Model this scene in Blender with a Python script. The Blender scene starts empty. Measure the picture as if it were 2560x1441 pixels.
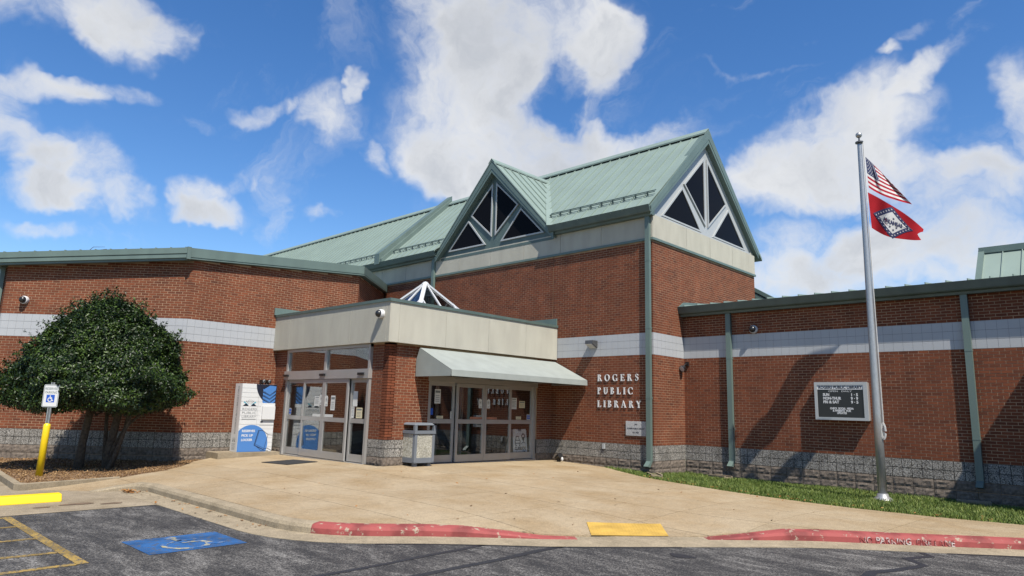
import bpy, bmesh, math, random
import numpy as np
from mathutils import Vector, Matrix
random.seed(7); rng = np.random.default_rng(11)
scene = bpy.context.scene
col = scene.collection

# ------------------------------------------------------------------ camera
CAM = Vector((9.9514, -16.0250, 0.8619))
cR = Vector((0.72485106, 0.6883591, 0.02743525))
cU = Vector((0.10188178, -0.14649916, 0.98395025))
cF = Vector((-0.68133035, 0.71042223, 0.17632132))
cam = bpy.data.cameras.new('camera')
cam.sensor_width = 36.0
cam.lens = 1688.6 / 2560 * 36
cam.clip_start = 0.1
cam.clip_end = 3000
cam_o = bpy.data.objects.new('camera', cam)
m3 = Matrix((cR, cU, -cF)).transposed()
cam_o.matrix_world = Matrix.Translation(CAM) @ m3.to_4x4()
col.objects.link(cam_o)
scene.camera = cam_o

# ------------------------------------------------------------------ world, sun, exposure
SUN = Vector((1.0, -0.45, 1.64)).normalized()          # towards the sun
SUN_EL = math.asin(SUN.z)
SUN_ROT = math.atan2(SUN.x, SUN.y)
SKY_STRENGTH = 0.098
scene.view_settings.view_transform = 'Standard'
scene.view_settings.look = 'None'
scene.view_settings.gamma = 1.0
scene.view_settings.use_curve_mapping = False
scene.view_settings.exposure = 0.72

sun = bpy.data.lights.new('sun', 'SUN')
sun.energy = 5.0
sun.angle = math.radians(0.53)
sun.color = (1.0, 0.945, 0.85)
sun_o = bpy.data.objects.new('sun', sun)
sun_o.rotation_euler = (-SUN).to_track_quat('-Z', 'Y').to_euler()
sun_o.location = (20, -9, 33)
col.objects.link(sun_o)

world = bpy.data.worlds.new('World')
scene.world = world
world.use_nodes = True
BLOBS = [
 (1.322, 7.854, 0.123, -10.331, 6.723, -23.221, 0.95),
 (7.097, 22.968, 2.685, -8.403, 9.717, -21.79, 0.85),
 (-3.442, 20.733, -16.491, -22.684, -40.785, -30.333, 0.7),
 (2.722, 18.634, -2.088, -18.691, -1.472, -51.375, 0.82),
 (5.651, 17.5, 3.464, -15.787, 26.844, -57.701, 0.75),
 (3.165, 27.5, -1.998, -8.703, -0.475, -27.162, 0.82),
 (3.093, 14.81, -1.491, -6.234, -1.4, -22.722, 1.0),
 (2.704, 19.026, -1.536, -10.107, -2.23, -36.714, 0.95),
 (4.316, 19.397, 2.441, -10.104, 12.892, -56.498, 0.95),
 (8.727, 34.351, -6.807, -13.415, -8.058, -45.973, 0.65),
 (8.107, 19.274, 2.03, -5.385, 6.764, -27.42, 0.88),
 (17.466, 47.151, -11.362, -14.52, -3.364, -37.743, 0.7),
 (21.094, 39.465, 3.692, -6.16, 7.626, -28.591, 0.8),
 (33.39, 55.965, 4.875, -11.645, 14.68, -60.652, 0.7),
 (7.123, 16.257, 1.683, -10.6, 13.525, -59.272, 0.65),
 (10.315, 18.283, 4.537, -13.488, 28.927, -56.399, 0.82),
 (3.501, 15.911, -11.386, -15.868, -10.999, -19.934, 0.85),
 (59.309, 90.936, 7.398, -14.73, 17.364, -46.505, 0.8),
 (42.315, 61.314, 4.747, -11.341, 13.784, -46.196, 0.7),
 (7.715, 42.423, -18.874, -39.107, -28.078, -72.203, 0.58),
 (4.249, 19.464, 2.458, -11.993, 15.945, -83.19, 0.8),
 (7.06, 7.894, 0.444, -3.199, 3.706, -8.455, 1.15),
 (6.018, 5.265, 0.161, -5.02, 5.783, -12.467, 1.15),
 (6.54, 7.484, 0.437, -3.177, 3.806, -11.551, 1.15),
 (5.175, 5.031, 0.213, -3.749, 4.561, -15.411, 1.15),
 (17.417, 12.754, 0.096, -5.335, 6.183, -14.188, 1.0),
 (7.214, 4.393, 0.495, -7.283, 12.545, -32.999, 0.95),
 (8.233, 6.401, 0.1, -4.886, 5.865, -18.064, 1.05),
 (8.553, 8.028, 0.31, -4.193, 4.95, -13.435, 1.1),
 (20.981, 20.438, -4.355, -10.418, 5.929, -21.43, -0.75),
 (10.104, 2.175, 3.504, 3.58, 6.826, -14.391, 1.1),
 (15.053, 1.911, 4.58, 3.685, 7.223, -15.063, 1.1),
 (14.728, -0.407, 5.928, 23.357, 25.676, -46.953, 0.85),
 (12.658, 5.096, -0.552, -5.101, 6.301, -23.336, 1.0),
 (8.903, 2.415, -1.281, -10.062, 7.689, -30.905, 0.95),
 (8.423, 2.566, 0.637, 0.081, 4.021, -16.566, 0.95),
 (9.577, 1.972, -0.698, -3.343, 4.381, -21.578, 0.85),
 (49.337, 6.143, -4.194, -5.055, 5.989, -16.697, 1.0),
 (21.389, 1.736, 4.264, 5.876, 44.01, -84.099, 0.7),
 (10.727, 5.179, -0.741, -47.45, 48.123, -123.123, 0.62),
 (18.785, 2.851, -1.521, -7.611, 9.335, -33.128, 0.9),
 (64.284, 16.899, -4.14, -41.777, 48.627, -116.294, 0.8),
 (7.131, 2.319, -0.393, -2.739, 3.937, -26.403, 0.8),
 (30.421, -2.684, 11.043, 38.574, 45.759, -80.286, 0.65),
]
def build_world():
    nt = world.node_tree
    nt.nodes.clear()
    N, L = nt.nodes, nt.links
    def node(t, **kw):
        n = N.new(t)
        for k, v in kw.items(): setattr(n, k, v)
        return n
    def math_n(op, a, b=None, c=None, clamp=False):
        n = node('ShaderNodeMath', operation=op, use_clamp=clamp)
        for i, v in enumerate((a, b, c)):
            if v is None: continue
            if isinstance(v, (int, float)): n.inputs[i].default_value = v
            else: L.new(v, n.inputs[i])
        return n.outputs[0]
    def vmath(op, a, b=None, s=None):
        n = node('ShaderNodeVectorMath', operation=op)
        for i, v in enumerate((a, b)):
            if v is None: continue
            if isinstance(v, (tuple, list)): n.inputs[i].default_value = v
            else: L.new(v, n.inputs[i])
        if s is not None: n.inputs['Scale'].default_value = s
        return n.outputs['Value'] if op in ('DOT_PRODUCT', 'LENGTH') else n.outputs[0]
    def noise(vec, scale, detail, rough=0.55, dist=0.0):
        n = node('ShaderNodeTexNoise')
        n.inputs['Scale'].default_value = scale
        n.inputs['Detail'].default_value = detail
        n.inputs['Roughness'].default_value = rough
        n.inputs['Distortion'].default_value = dist
        L.new(vec, n.inputs['Vector'])
        return n
    d = node('ShaderNodeTexCoord').outputs['Generated']
    d = vmath('NORMALIZE', d)
    sky = node('ShaderNodeTexSky', sky_type='NISHITA')
    sky.sun_disc = False
    sky.sun_elevation = SUN_EL
    sky.sun_rotation = SUN_ROT
    sky.altitude = 300
    sky.air_density = 1.0
    sky.dust_density = 0.25
    sky.ozone_density = 2.2
    hs = node('ShaderNodeHueSaturation')
    hs.inputs['Hue'].default_value = 0.506
    hs.inputs['Saturation'].default_value = 1.28
    hs.inputs['Value'].default_value = 1.04
    L.new(sky.outputs[0], hs.inputs['Color'])
    # clouds: soft masses at fixed directions, their edges broken up by noise
    w1 = vmath('SUBTRACT', noise(d, 3.2, 3.0).outputs['Color'], (0.5, 0.5, 0.5))
    w2 = vmath('SUBTRACT', noise(d, 11.0, 4.0, 0.6).outputs['Color'], (0.5, 0.5, 0.5))
    dw = vmath('ADD', d, vmath('SCALE', w1, s=0.15))
    dw = vmath('ADD', dw, vmath('SCALE', w2, s=0.085))
    total = None
    for b in BLOBS:
        a1 = vmath('DOT_PRODUCT', dw, tuple(b[0:3]))
        a2 = vmath('DOT_PRODUCT', dw, tuple(b[3:6]))
        r2 = math_n('MULTIPLY_ADD', a1, a1, math_n('MULTIPLY', a2, a2))
        g = math_n('MULTIPLY_ADD', r2, -b[6] * 0.60, b[6])
        g = math_n('MAXIMUM', g, 0.0) if b[6] > 0 else math_n('MINIMUM', g, 0.0)
        total = g if total is None else math_n('ADD', total, g)
    # away from the view the same kind of broken cloud goes on
    dome = vmath('DOT_PRODUCT', d, tuple(cF))
    outside = node('ShaderNodeMapRange', interpolation_type='SMOOTHSTEP')
    outside.inputs['From Min'].default_value = 0.66
    outside.inputs['From Max'].default_value = 0.45
    L.new(dome, outside.inputs['Value'])
    big = noise(dw, 2.3, 3.0).outputs['Fac']
    gen = math_n('MULTIPLY', math_n('MAXIMUM', math_n('MULTIPLY_ADD', big, 5.0, -2.9), 0.0), outside.outputs[0])
    total = math_n('ADD', total, gen)
    total = math_n('MINIMUM', total, 1.45)
    fb = noise(dw, 8.5, 12.0, 0.60, 0.25).outputs['Fac']
    fine = noise(dw, 24.0, 6.0, 0.65, 0.5).outputs['Fac']
    dens = math_n('MULTIPLY_ADD', math_n('SUBTRACT', fb, 0.5), 2.7, total)
    dens = math_n('MULTIPLY_ADD', math_n('SUBTRACT', fine, 0.5), 0.75, dens)
    al = node('ShaderNodeMapRange', interpolation_type='SMOOTHSTEP')
    al.inputs['From Min'].default_value = 0.04
    al.inputs['From Max'].default_value = 1.62
    L.new(dens, al.inputs['Value'])
    pres = node('ShaderNodeMapRange', interpolation_type='SMOOTHSTEP')
    pres.inputs['From Min'].default_value = 0.02
    pres.inputs['From Max'].default_value = 0.75
    L.new(total, pres.inputs['Value'])
    alpha = math_n('MULTIPLY', math_n('MULTIPLY', al.outputs[0], pres.outputs[0]), 0.95)
    # thin high streaks drawn out along one wind direction
    mp = node('ShaderNodeMapping')
    mp.inputs['Rotation'].default_value = (0.35, -0.5, 0.9)
    mp.inputs['Scale'].default_value = (2.2, 9.0, 7.0)
    L.new(dw, mp.inputs[0])
    ci = noise(mp.outputs[0], 1.0, 8.0, 0.62, 0.6).outputs['Fac']
    cm = node('ShaderNodeMapRange', interpolation_type='SMOOTHSTEP')
    cm.inputs['From Min'].default_value = 0.50; cm.inputs['From Max'].default_value = 0.80
    L.new(ci, cm.inputs['Value'])
    pt = node('ShaderNodeMapRange', interpolation_type='SMOOTHSTEP')
    pt.inputs['From Min'].default_value = 0.42; pt.inputs['From Max'].default_value = 0.66
    L.new(noise(d, 1.9, 2.0).outputs['Fac'], pt.inputs['Value'])
    alpha = math_n('MAXIMUM', alpha, math_n('MULTIPLY', math_n('MULTIPLY', cm.outputs[0], pt.outputs[0]), 0.55))
    # light and grey inside the cloud: thick middles grey, lumps by noise
    lump = noise(dw, 5.0, 6.0, 0.55).outputs['Fac']
    thick = node('ShaderNodeMapRange', interpolation_type='SMOOTHSTEP')
    thick.inputs['From Min'].default_value = 0.85
    thick.inputs['From Max'].default_value = 2.3
    L.new(math_n('MULTIPLY_ADD', math_n('SUBTRACT', lump, 0.5), 2.6, dens), thick.inputs['Value'])
    ramp = node('ShaderNodeMixRGB')
    ramp.inputs[1].default_value = (0.515, 0.52, 0.525, 1)
    ramp.inputs[2].default_value = (0.345, 0.36, 0.385, 1)
    L.new(thick.outputs[0], ramp.inputs[0])
    skycol = vmath('SCALE', hs.outputs[0], s=SKY_STRENGTH)
    mix = node('ShaderNodeMixRGB')
    L.new(alpha, mix.inputs[0]); L.new(skycol, mix.inputs[1]); L.new(ramp.outputs[0], mix.inputs[2])
    # strength 0.1 on the Background: the cloud colours above are given for a strength of 1
    up = vmath('SCALE', mix.outputs[0], s=10.0)
    bg = node('ShaderNodeBackground')
    bg.inputs['Strength'].default_value = 0.1
    L.new(up, bg.inputs['Color'])
    out = node('ShaderNodeOutputWorld')
    L.new(bg.outputs[0], out.inputs['Surface'])
build_world()

# ------------------------------------------------------------------ materials
def new_mat(name):
    m = bpy.data.materials.new(name)
    m.use_nodes = True
    nt = m.node_tree
    return m, nt, nt.nodes['Principled BSDF']
ALB = 0.86                                            # surfaces are given for exposure 0.5; this follows the exposure set above
A3 = lambda c: tuple(x * ALB for x in c)
def mat(name, c, rough=0.6, var=0.12, scale=6.0, bump=0.0, bscale=60.0, metal=0.0, spec=0.5, detail=5.0, big=None, stretch=None, emit=None):
    """principled colour varied by world-space noise, with an optional fine bump"""
    m, nt, b = new_mat(name)
    N, L = nt.nodes, nt.links
    geo = N.new('ShaderNodeNewGeometry')
    vec = geo.outputs['Position']
    if stretch:
        mp = N.new('ShaderNodeMapping'); mp.inputs['Scale'].default_value = stretch
        L.new(vec, mp.inputs[0]); vec = mp.outputs[0]
    nz = N.new('ShaderNodeTexNoise'); nz.inputs['Scale'].default_value = scale; nz.inputs['Detail'].default_value = detail
    L.new(vec, nz.inputs['Vector'])
    mix = N.new('ShaderNodeMixRGB')
    c = A3(c)
    c2 = A3(big) if big else tuple(x * (1 - 2 * var) for x in c)
    mix.inputs[1].default_value = c2 + (1,)
    mix.inputs[2].default_value = tuple(x * (1 + (0 if big else var)) for x in c) + (1,)
    cr = N.new('ShaderNodeMapRange'); cr.inputs['From Min'].default_value = 0.3; cr.inputs['From Max'].default_value = 0.7
    L.new(nz.outputs['Fac'], cr.inputs['Value']); L.new(cr.outputs[0], mix.inputs[0])
    L.new(mix.outputs[0], b.inputs['Base Color'])
    b.inputs['Roughness'].default_value = rough
    b.inputs['Metallic'].default_value = metal
    b.inputs['Specular IOR Level'].default_value = spec
    if bump:
        n2 = N.new('ShaderNodeTexNoise'); n2.inputs['Scale'].default_value = bscale; n2.inputs['Detail'].default_value = 4
        L.new(vec, n2.inputs['Vector'])
        bp = N.new('ShaderNodeBump'); bp.inputs['Strength'].default_value = bump; bp.inputs['Distance'].default_value = 0.01
        L.new(n2.outputs['Fac'], bp.inputs['Height']); L.new(bp.outputs[0], b.inputs['Normal'])
    return m
def brick_mat():
    m, nt, b = new_mat('brick')
    N, L = nt.nodes, nt.links
    geo = N.new('ShaderNodeNewGeometry'); oi = N.new('ShaderNodeObjectInfo')
    ad = N.new('ShaderNodeMath'); ad.operation = 'ADD'
    L.new(geo.outputs['Random Per Island'], ad.inputs[0]); L.new(oi.outputs['Random'], ad.inputs[1])
    fr = N.new('ShaderNodeMath'); fr.operation = 'FRACT'; L.new(ad.outputs[0], fr.inputs[0])
    ramp = N.new('ShaderNodeValToRGB'); e = ramp.color_ramp.elements
    e[0].position = 0.0; e[0].color = (0.092, 0.0290, 0.0150, 1)
    e[1].position = 1.0; e[1].color = (0.162, 0.0485, 0.0210, 1)
    k = e.new(0.12); k.color = (0.116, 0.0358, 0.0168, 1)
    k = e.new(0.75); k.color = (0.140, 0.0418, 0.0186, 1)
    L.new(fr.outputs[0], ramp.inputs[0])
    nz = N.new('ShaderNodeTexNoise'); nz.inputs['Scale'].default_value = 1.3; nz.inputs['Detail'].default_value = 6
    L.new(geo.outputs['Position'], nz.inputs['Vector'])
    mpz = N.new('ShaderNodeMapping'); mpz.inputs['Scale'].default_value = (1.6, 1.6, 0.22); L.new(geo.outputs['Position'], mpz.inputs[0])
    st = N.new('ShaderNodeTexNoise'); st.inputs['Scale'].default_value = 1.9; st.inputs['Detail'].default_value = 7; L.new(mpz.outputs[0], st.inputs['Vector'])
    av = N.new('ShaderNodeMath'); av.operation = 'ADD'; L.new(nz.outputs['Fac'], av.inputs[0]); L.new(st.outputs['Fac'], av.inputs[1])
    mul = N.new('ShaderNodeMixRGB'); mul.blend_type = 'MULTIPLY'; mul.inputs[0].default_value = 1.0
    cr = N.new('ShaderNodeMapRange'); cr.inputs['To Min'].default_value = 0.80; cr.inputs['To Max'].default_value = 1.16
    cr.inputs['From Min'].default_value = 0.72; cr.inputs['From Max'].default_value = 1.28
    L.new(av.outputs[0], cr.inputs['Value'])
    L.new(ramp.outputs[0], mul.inputs[1]); L.new(cr.outputs[0], mul.inputs[2])
    L.new(mul.outputs[0], b.inputs['Base Color'])
    b.inputs['Roughness'].default_value = 0.85
    b.inputs['Specular IOR Level'].default_value = 0.25
    n2 = N.new('ShaderNodeTexNoise'); n2.inputs['Scale'].default_value = 90
    L.new(geo.outputs['Position'], n2.inputs['Vector'])
    bp = N.new('ShaderNodeBump'); bp.inputs['Strength'].default_value = 0.35; bp.inputs['Distance'].default_value = 0.006
    L.new(n2.outputs['Fac'], bp.inputs['Height']); L.new(bp.outputs[0], b.inputs['Normal'])
    return m
def speckle_mat(name, cols, scale, rough=0.8, bump=0.5):
    """exposed aggregate: every grain its own tone"""
    m, nt, b = new_mat(name)
    N, L = nt.nodes, nt.links
    geo = N.new('ShaderNodeNewGeometry')
    v = N.new('ShaderNodeTexVoronoi'); v.inputs['Scale'].default_value = scale
    L.new(geo.outputs['Position'], v.inputs['Vector'])
    sep = N.new('ShaderNodeSeparateColor'); L.new(v.outputs['Color'], sep.inputs[0])
    ramp = N.new('ShaderNodeValToRGB'); ramp.color_ramp.interpolation = 'CONSTANT'
    e = ramp.color_ramp.elements
    cols = [(p_, A3(c_)) for p_, c_ in cols]
    e[0].position = 0; e[0].color = cols[0][1] + (1,)
    e[1].position = cols[1][0]; e[1].color = cols[1][1] + (1,)
    for p_, c_ in cols[2:]:
        k = e.new(p_); k.color = c_ + (1,)
    L.new(sep.outputs[0], ramp.inputs[0])
    nz = N.new('ShaderNodeTexNoise'); nz.inputs['Scale'].default_value = 2.0; nz.inputs['Detail'].default_value = 5
    L.new(geo.outputs['Position'], nz.inputs['Vector'])
    cr = N.new('ShaderNodeMapRange'); cr.inputs['To Min'].default_value = 0.75; cr.inputs['To Max'].default_value = 1.2
    cr.inputs['From Min'].default_value = 0.3; cr.inputs['From Max'].default_value = 0.7
    L.new(nz.outputs['Fac'], cr.inputs['Value'])
    mul = N.new('ShaderNodeMixRGB'); mul.blend_type = 'MULTIPLY'; mul.inputs[0].default_value = 1
    L.new(ramp.outputs[0], mul.inputs[1]); L.new(cr.outputs[0], mul.inputs[2])
    L.new(mul.outputs[0], b.inputs['Base Color'])
    b.inputs['Roughness'].default_value = rough
    b.inputs['Specular IOR Level'].default_value = 0.25
    bp = N.new('ShaderNodeBump'); bp.inputs['Strength'].default_value = bump; bp.inputs['Distance'].default_value = 0.008
    L.new(v.outputs['Distance'], bp.inputs['Height']); L.new(bp.outputs[0], b.inputs['Normal'])
    return m
def glass_mat(name, tint, base_refl=0.14):
    m = bpy.data.materials.new(name); m.use_nodes = True
    nt = m.node_tree; N, L = nt.nodes, nt.links
    N.clear()
    tr = N.new('ShaderNodeBsdfTransparent'); tr.inputs[0].default_value = tint + (1,)
    gl = N.new('ShaderNodeBsdfGlossy'); gl.inputs['Roughness'].default_value = 0.004; gl.inputs[0].default_value = (0.92, 0.95, 0.97, 1)
    fr = N.new('ShaderNodeFresnel')
    ge = N.new('ShaderNodeNewGeometry'); io = N.new('ShaderNodeMath'); io.operation = 'MULTIPLY_ADD'      # a thin sheet reflects the same from both of its faces
    io.inputs[1].default_value = 1 / 1.52 - 1.52; io.inputs[2].default_value = 1.52
    L.new(ge.outputs['Backfacing'], io.inputs[0]); L.new(io.outputs[0], fr.inputs[0])
    ma = N.new('ShaderNodeMath'); ma.operation = 'MULTIPLY_ADD'; ma.inputs[1].default_value = 1.4; ma.inputs[2].default_value = base_refl
    ma.use_clamp = True
    L.new(fr.outputs[0], ma.inputs[0])
    mx = N.new('ShaderNodeMixShader'); L.new(ma.outputs[0], mx.inputs[0]); L.new(tr.outputs[0], mx.inputs[1]); L.new(gl.outputs[0], mx.inputs[2])
    o = N.new('ShaderNodeOutputMaterial'); L.new(mx.outputs[0], o.inputs[0])
    return m
def asphalt_mat():
    m, nt, b = new_mat('asphalt')
    N, L = nt.nodes, nt.links
    geo = N.new('ShaderNodeNewGeometry'); P = geo.outputs['Position']
    mp = N.new('ShaderNodeMapping'); mp.inputs['Scale'].default_value = (0.75, 2.2, 1); mp.inputs['Rotation'].default_value = (0, 0, math.radians(-44))
    L.new(P, mp.inputs[0])
    wear = N.new('ShaderNodeTexNoise'); wear.inputs['Scale'].default_value = 1.5; wear.inputs['Detail'].default_value = 9; wear.inputs['Roughness'].default_value = 0.72
    wear.inputs['Distortion'].default_value = 0.4
    L.new(mp.outputs[0], wear.inputs['Vector'])
    v = N.new('ShaderNodeTexVoronoi'); v.inputs['Scale'].default_value = 75; L.new(P, v.inputs['Vector'])
    sep = N.new('ShaderNodeSeparateColor'); L.new(v.outputs['Color'], sep.inputs[0])
    ad = N.new('ShaderNodeMath'); ad.operation = 'MULTIPLY_ADD'; ad.inputs[1].default_value = 0.30
    sub = N.new('ShaderNodeMath'); sub.operation = 'SUBTRACT'; sub.inputs[1].default_value = 0.5
    L.new(sep.outputs[0], sub.inputs[0]); L.new(sub.outputs[0], ad.inputs[0]); L.new(wear.outputs['Fac'], ad.inputs[2])
    ramp = N.new('ShaderNodeValToRGB'); e = ramp.color_ramp.elements
    e[0].position = 0.37; e[0].color = (0.024, 0.023, 0.0235, 1)
    e[1].position = 0.80; e[1].color = (0.235, 0.225, 0.21, 1)
    k = e.new(0.50); k.color = (0.047, 0.0445, 0.042, 1)
    k = e.new(0.62); k.color = (0.108, 0.101, 0.093, 1)
    L.new(ad.outputs[0], ramp.inputs[0]); L.new(ramp.outputs[0], b.inputs['Base Color'])
    b.inputs['Roughness'].default_value = 0.82
    b.inputs['Specular IOR Level'].default_value = 0.3
    bp = N.new('ShaderNodeBump'); bp.inputs['Strength'].default_value = 0.7; bp.inputs['Distance'].default_value = 0.012
    L.new(v.outputs['Distance'], bp.inputs['Height']); L.new(bp.outputs[0], b.inputs['Normal'])
    return m
def concrete_mat(name, c, stain, scale=0.9, grain=0.17):
    c, stain = A3(c), A3(stain)
    m, nt, b = new_mat(name)
    N, L = nt.nodes, nt.links
    geo = N.new('ShaderNodeNewGeometry'); P = geo.outputs['Position']; oi = N.new('ShaderNodeObjectInfo')
    n1 = N.new('ShaderNodeTexNoise'); n1.inputs['Scale'].default_value = scale; n1.inputs['Detail'].default_value = 7; n1.inputs['Roughness'].default_value = 0.62
    L.new(P, n1.inputs['Vector'])
    mix = N.new('ShaderNodeMixRGB'); mix.inputs[1].default_value = stain + (1,); mix.inputs[2].default_value = c + (1,)
    cr = N.new('ShaderNodeMapRange'); cr.inputs['From Min'].default_value = 0.33; cr.inputs['From Max'].default_value = 0.62
    L.new(n1.outputs['Fac'], cr.inputs['Value']); L.new(cr.outputs[0], mix.inputs[0])
    sp = N.new('ShaderNodeTexVoronoi'); sp.inputs['Scale'].default_value = 2.2; L.new(P, sp.inputs['Vector'])
    sd = N.new('ShaderNodeMapRange'); sd.inputs['From Min'].default_value = 0.035; sd.inputs['From Max'].default_value = 0.075; sd.inputs['To Min'].default_value = 0.60; L.new(sp.outputs['Distance'], sd.inputs['Value'])
    md = N.new('ShaderNodeTexNoise'); md.inputs['Scale'].default_value = 7.0; md.inputs['Detail'].default_value = 8; md.inputs['Roughness'].default_value = 0.7; L.new(P, md.inputs['Vector'])
    ml = N.new('ShaderNodeMapRange'); ml.inputs['From Min'].default_value = 0.35; ml.inputs['From Max'].default_value = 0.65; ml.inputs['To Min'].default_value = 0.90; ml.inputs['To Max'].default_value = 1.07; L.new(md.outputs['Fac'], ml.inputs['Value'])
    spot = N.new('ShaderNodeMath'); spot.operation = 'MULTIPLY'; L.new(sd.outputs[0], spot.inputs[0]); L.new(ml.outputs[0], spot.inputs[1])
    v = N.new('ShaderNodeTexVoronoi'); v.inputs['Scale'].default_value = 110; L.new(P, v.inputs['Vector'])
    sep = N.new('ShaderNodeSeparateColor'); L.new(v.outputs['Color'], sep.inputs[0])
    g = N.new('ShaderNodeMapRange'); g.inputs['To Min'].default_value = 1 - grain * 1.6; g.inputs['To Max'].default_value = 1 + grain
    L.new(sep.outputs[0], g.inputs['Value'])
    ob = N.new('ShaderNodeMapRange'); ob.inputs['To Min'].default_value = 0.93; ob.inputs['To Max'].default_value = 1.06
    L.new(oi.outputs['Random'], ob.inputs['Value'])
    m0 = N.new('ShaderNodeMath'); m0.operation = 'MULTIPLY'; L.new(g.outputs[0], m0.inputs[0]); L.new(spot.outputs[0], m0.inputs[1])
    mm = N.new('ShaderNodeMath'); mm.operation = 'MULTIPLY'; L.new(m0.outputs[0], mm.inputs[0]); L.new(ob.outputs[0], mm.inputs[1])
    mul = N.new('ShaderNodeMixRGB'); mul.blend_type = 'MULTIPLY'; mul.inputs[0].default_value = 1
    L.new(mix.outputs[0], mul.inputs[1]); L.new(mm.outputs[0], mul.inputs[2])
    L.new(mul.outputs[0], b.inputs['Base Color'])
    b.inputs['Roughness'].default_value = 0.88
    b.inputs['Specular IOR Level'].default_value = 0.25
    bp = N.new('ShaderNodeBump'); bp.inputs['Strength'].default_value = 0.25; bp.inputs['Distance'].default_value = 0.006
    L.new(v.outputs['Distance'], bp.inputs['Height']); L.new(bp.outputs[0], b.inputs['Normal'])
    return m
def worn_mat(name, c, under, cover=0.5, scale=9.0, soft=0.04, stretch=(1, 1, 1)):
    c, under = A3(c), A3(under)
    """paint with bare patches where it has flaked"""
    m, nt, b = new_mat(name)
    N, L = nt.nodes, nt.links
    geo = N.new('ShaderNodeNewGeometry')
    mp = N.new('ShaderNodeMapping'); mp.inputs['Scale'].default_value = stretch; L.new(geo.outputs['Position'], mp.inputs[0])
    n1 = N.new('ShaderNodeTexNoise'); n1.inputs['Scale'].default_value = scale; n1.inputs['Detail'].default_value = 8; n1.inputs['Roughness'].default_value = 0.68
    L.new(mp.outputs[0], n1.inputs['Vector'])
    cr = N.new('ShaderNodeMapRange'); cr.inputs['From Min'].default_value = cover - soft; cr.inputs['From Max'].default_value = cover + soft
    L.new(n1.outputs['Fac'], cr.inputs['Value'])
    n2 = N.new('ShaderNodeTexNoise'); n2.inputs['Scale'].default_value = 3.0; n2.inputs['Detail'].default_value = 6; L.new(geo.outputs['Position'], n2.inputs['Vector'])
    dk = N.new('ShaderNodeMixRGB'); dk.inputs[1].default_value = tuple(x * 0.62 for x in c) + (1,); dk.inputs[2].default_value = c + (1,)
    c2 = N.new('ShaderNodeMapRange'); c2.inputs['From Min'].default_value = 0.38; c2.inputs['From Max'].default_value = 0.55; L.new(n2.outputs['Fac'], c2.inputs['Value']); L.new(c2.outputs[0], dk.inputs[0])
    mix = N.new('ShaderNodeMixRGB'); L.new(dk.outputs[0], mix.inputs[1]); mix.inputs[2].default_value = under + (1,)
    L.new(cr.outputs[0], mix.inputs[0]); L.new(mix.outputs[0], b.inputs['Base Color'])
    b.inputs['Roughness'].default_value = 0.75
    b.inputs['Specular IOR Level'].default_value = 0.3
    return m
def leaf_mat(name, c1, c2, rough=0.38, spec=0.5, trans=0.0):
    c1, c2 = A3(c1), A3(c2)
    m, nt, b = new_mat(name)
    N, L = nt.nodes, nt.links
    geo = N.new('ShaderNodeNewGeometry')
    mix = N.new('ShaderNodeMixRGB'); mix.inputs[1].default_value = c1 + (1,); mix.inputs[2].default_value = c2 + (1,)
    pw = N.new('ShaderNodeMath'); pw.operation = 'POWER'; pw.inputs[1].default_value = 2.2
    cl = N.new('ShaderNodeTexNoise'); cl.inputs['Scale'].default_value = 2.4; cl.inputs['Detail'].default_value = 4; L.new(geo.outputs['Position'], cl.inputs['Vector'])
    cm = N.new('ShaderNodeMapRange'); cm.inputs['From Min'].default_value = 0.38; cm.inputs['From Max'].default_value = 0.66; cm.inputs['To Min'].default_value = 0.35; cm.inputs['To Max'].default_value = 1.6
    L.new(cl.outputs['Fac'], cm.inputs['Value'])
    pm = N.new('ShaderNodeMath'); pm.operation = 'MULTIPLY'; pm.use_clamp = True
    L.new(geo.outputs['Random Per Island'], pw.inputs[0]); L.new(pw.outputs[0], pm.inputs[0]); L.new(cm.outputs[0], pm.inputs[1]); L.new(pm.outputs[0], mix.inputs[0])
    L.new(mix.outputs[0], b.inputs['Base Color'])
    b.inputs['Roughness'].default_value = rough
    b.inputs['Specular IOR Level'].default_value = spec
    return m

M = {}
M['brick'] = brick_mat()
M['mortar'] = mat('mortar', (0.36, 0.24, 0.15), 0.95, 0.2, 2.2, 0.3)
M['grout'] = mat('dark_grout', (0.045, 0.043, 0.040), 0.95, 0.1, 3)
M['tile_grout'] = mat('tile_grout', (0.20, 0.205, 0.21), 0.9, 0.1, 3)
M['tile'] = mat('glazed_tile', (0.385, 0.395, 0.405), 0.45, 0.03, 1.2)
M['block'] = speckle_mat('ground_face_block', [(0, (0.065, 0.06, 0.053)), (0.25, (0.165, 0.152, 0.134)), (0.5, (0.255, 0.238, 0.212)), (0.82, (0.37, 0.35, 0.318))], 75)
M['split'] = mat('split_face_stone', (0.165, 0.132, 0.104), 0.95, 0.25, 16, 1.0, 45)
M['stucco'] = mat('stucco', (0.42, 0.40, 0.33), 0.95, 0.055, 3.0, 1.0, 110, stretch=(1, 1, .3))
M['green'] = mat('green_metal', (0.112, 0.157, 0.139), 0.45, 0.06, 2.5, stretch=(1, 1, .25))
M['green_dark'] = mat('green_trim', (0.085, 0.122, 0.110), 0.48, 0.09, 3.0, stretch=(1, 1, .3))
M['roof'] = mat('green_roof_metal', (0.208, 0.268, 0.233), 0.48, 0.045, 1.1)
M['alu'] = mat('aluminium', (0.47, 0.455, 0.435), 0.38, 0.03, 3, metal=0.55)
M['alu_light'] = mat('pale_frame', (0.37, 0.385, 0.385), 0.4, 0.02, 3)
M['white'] = mat('white_paint', (0.60, 0.60, 0.595), 0.4, 0.015, 2)
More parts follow.
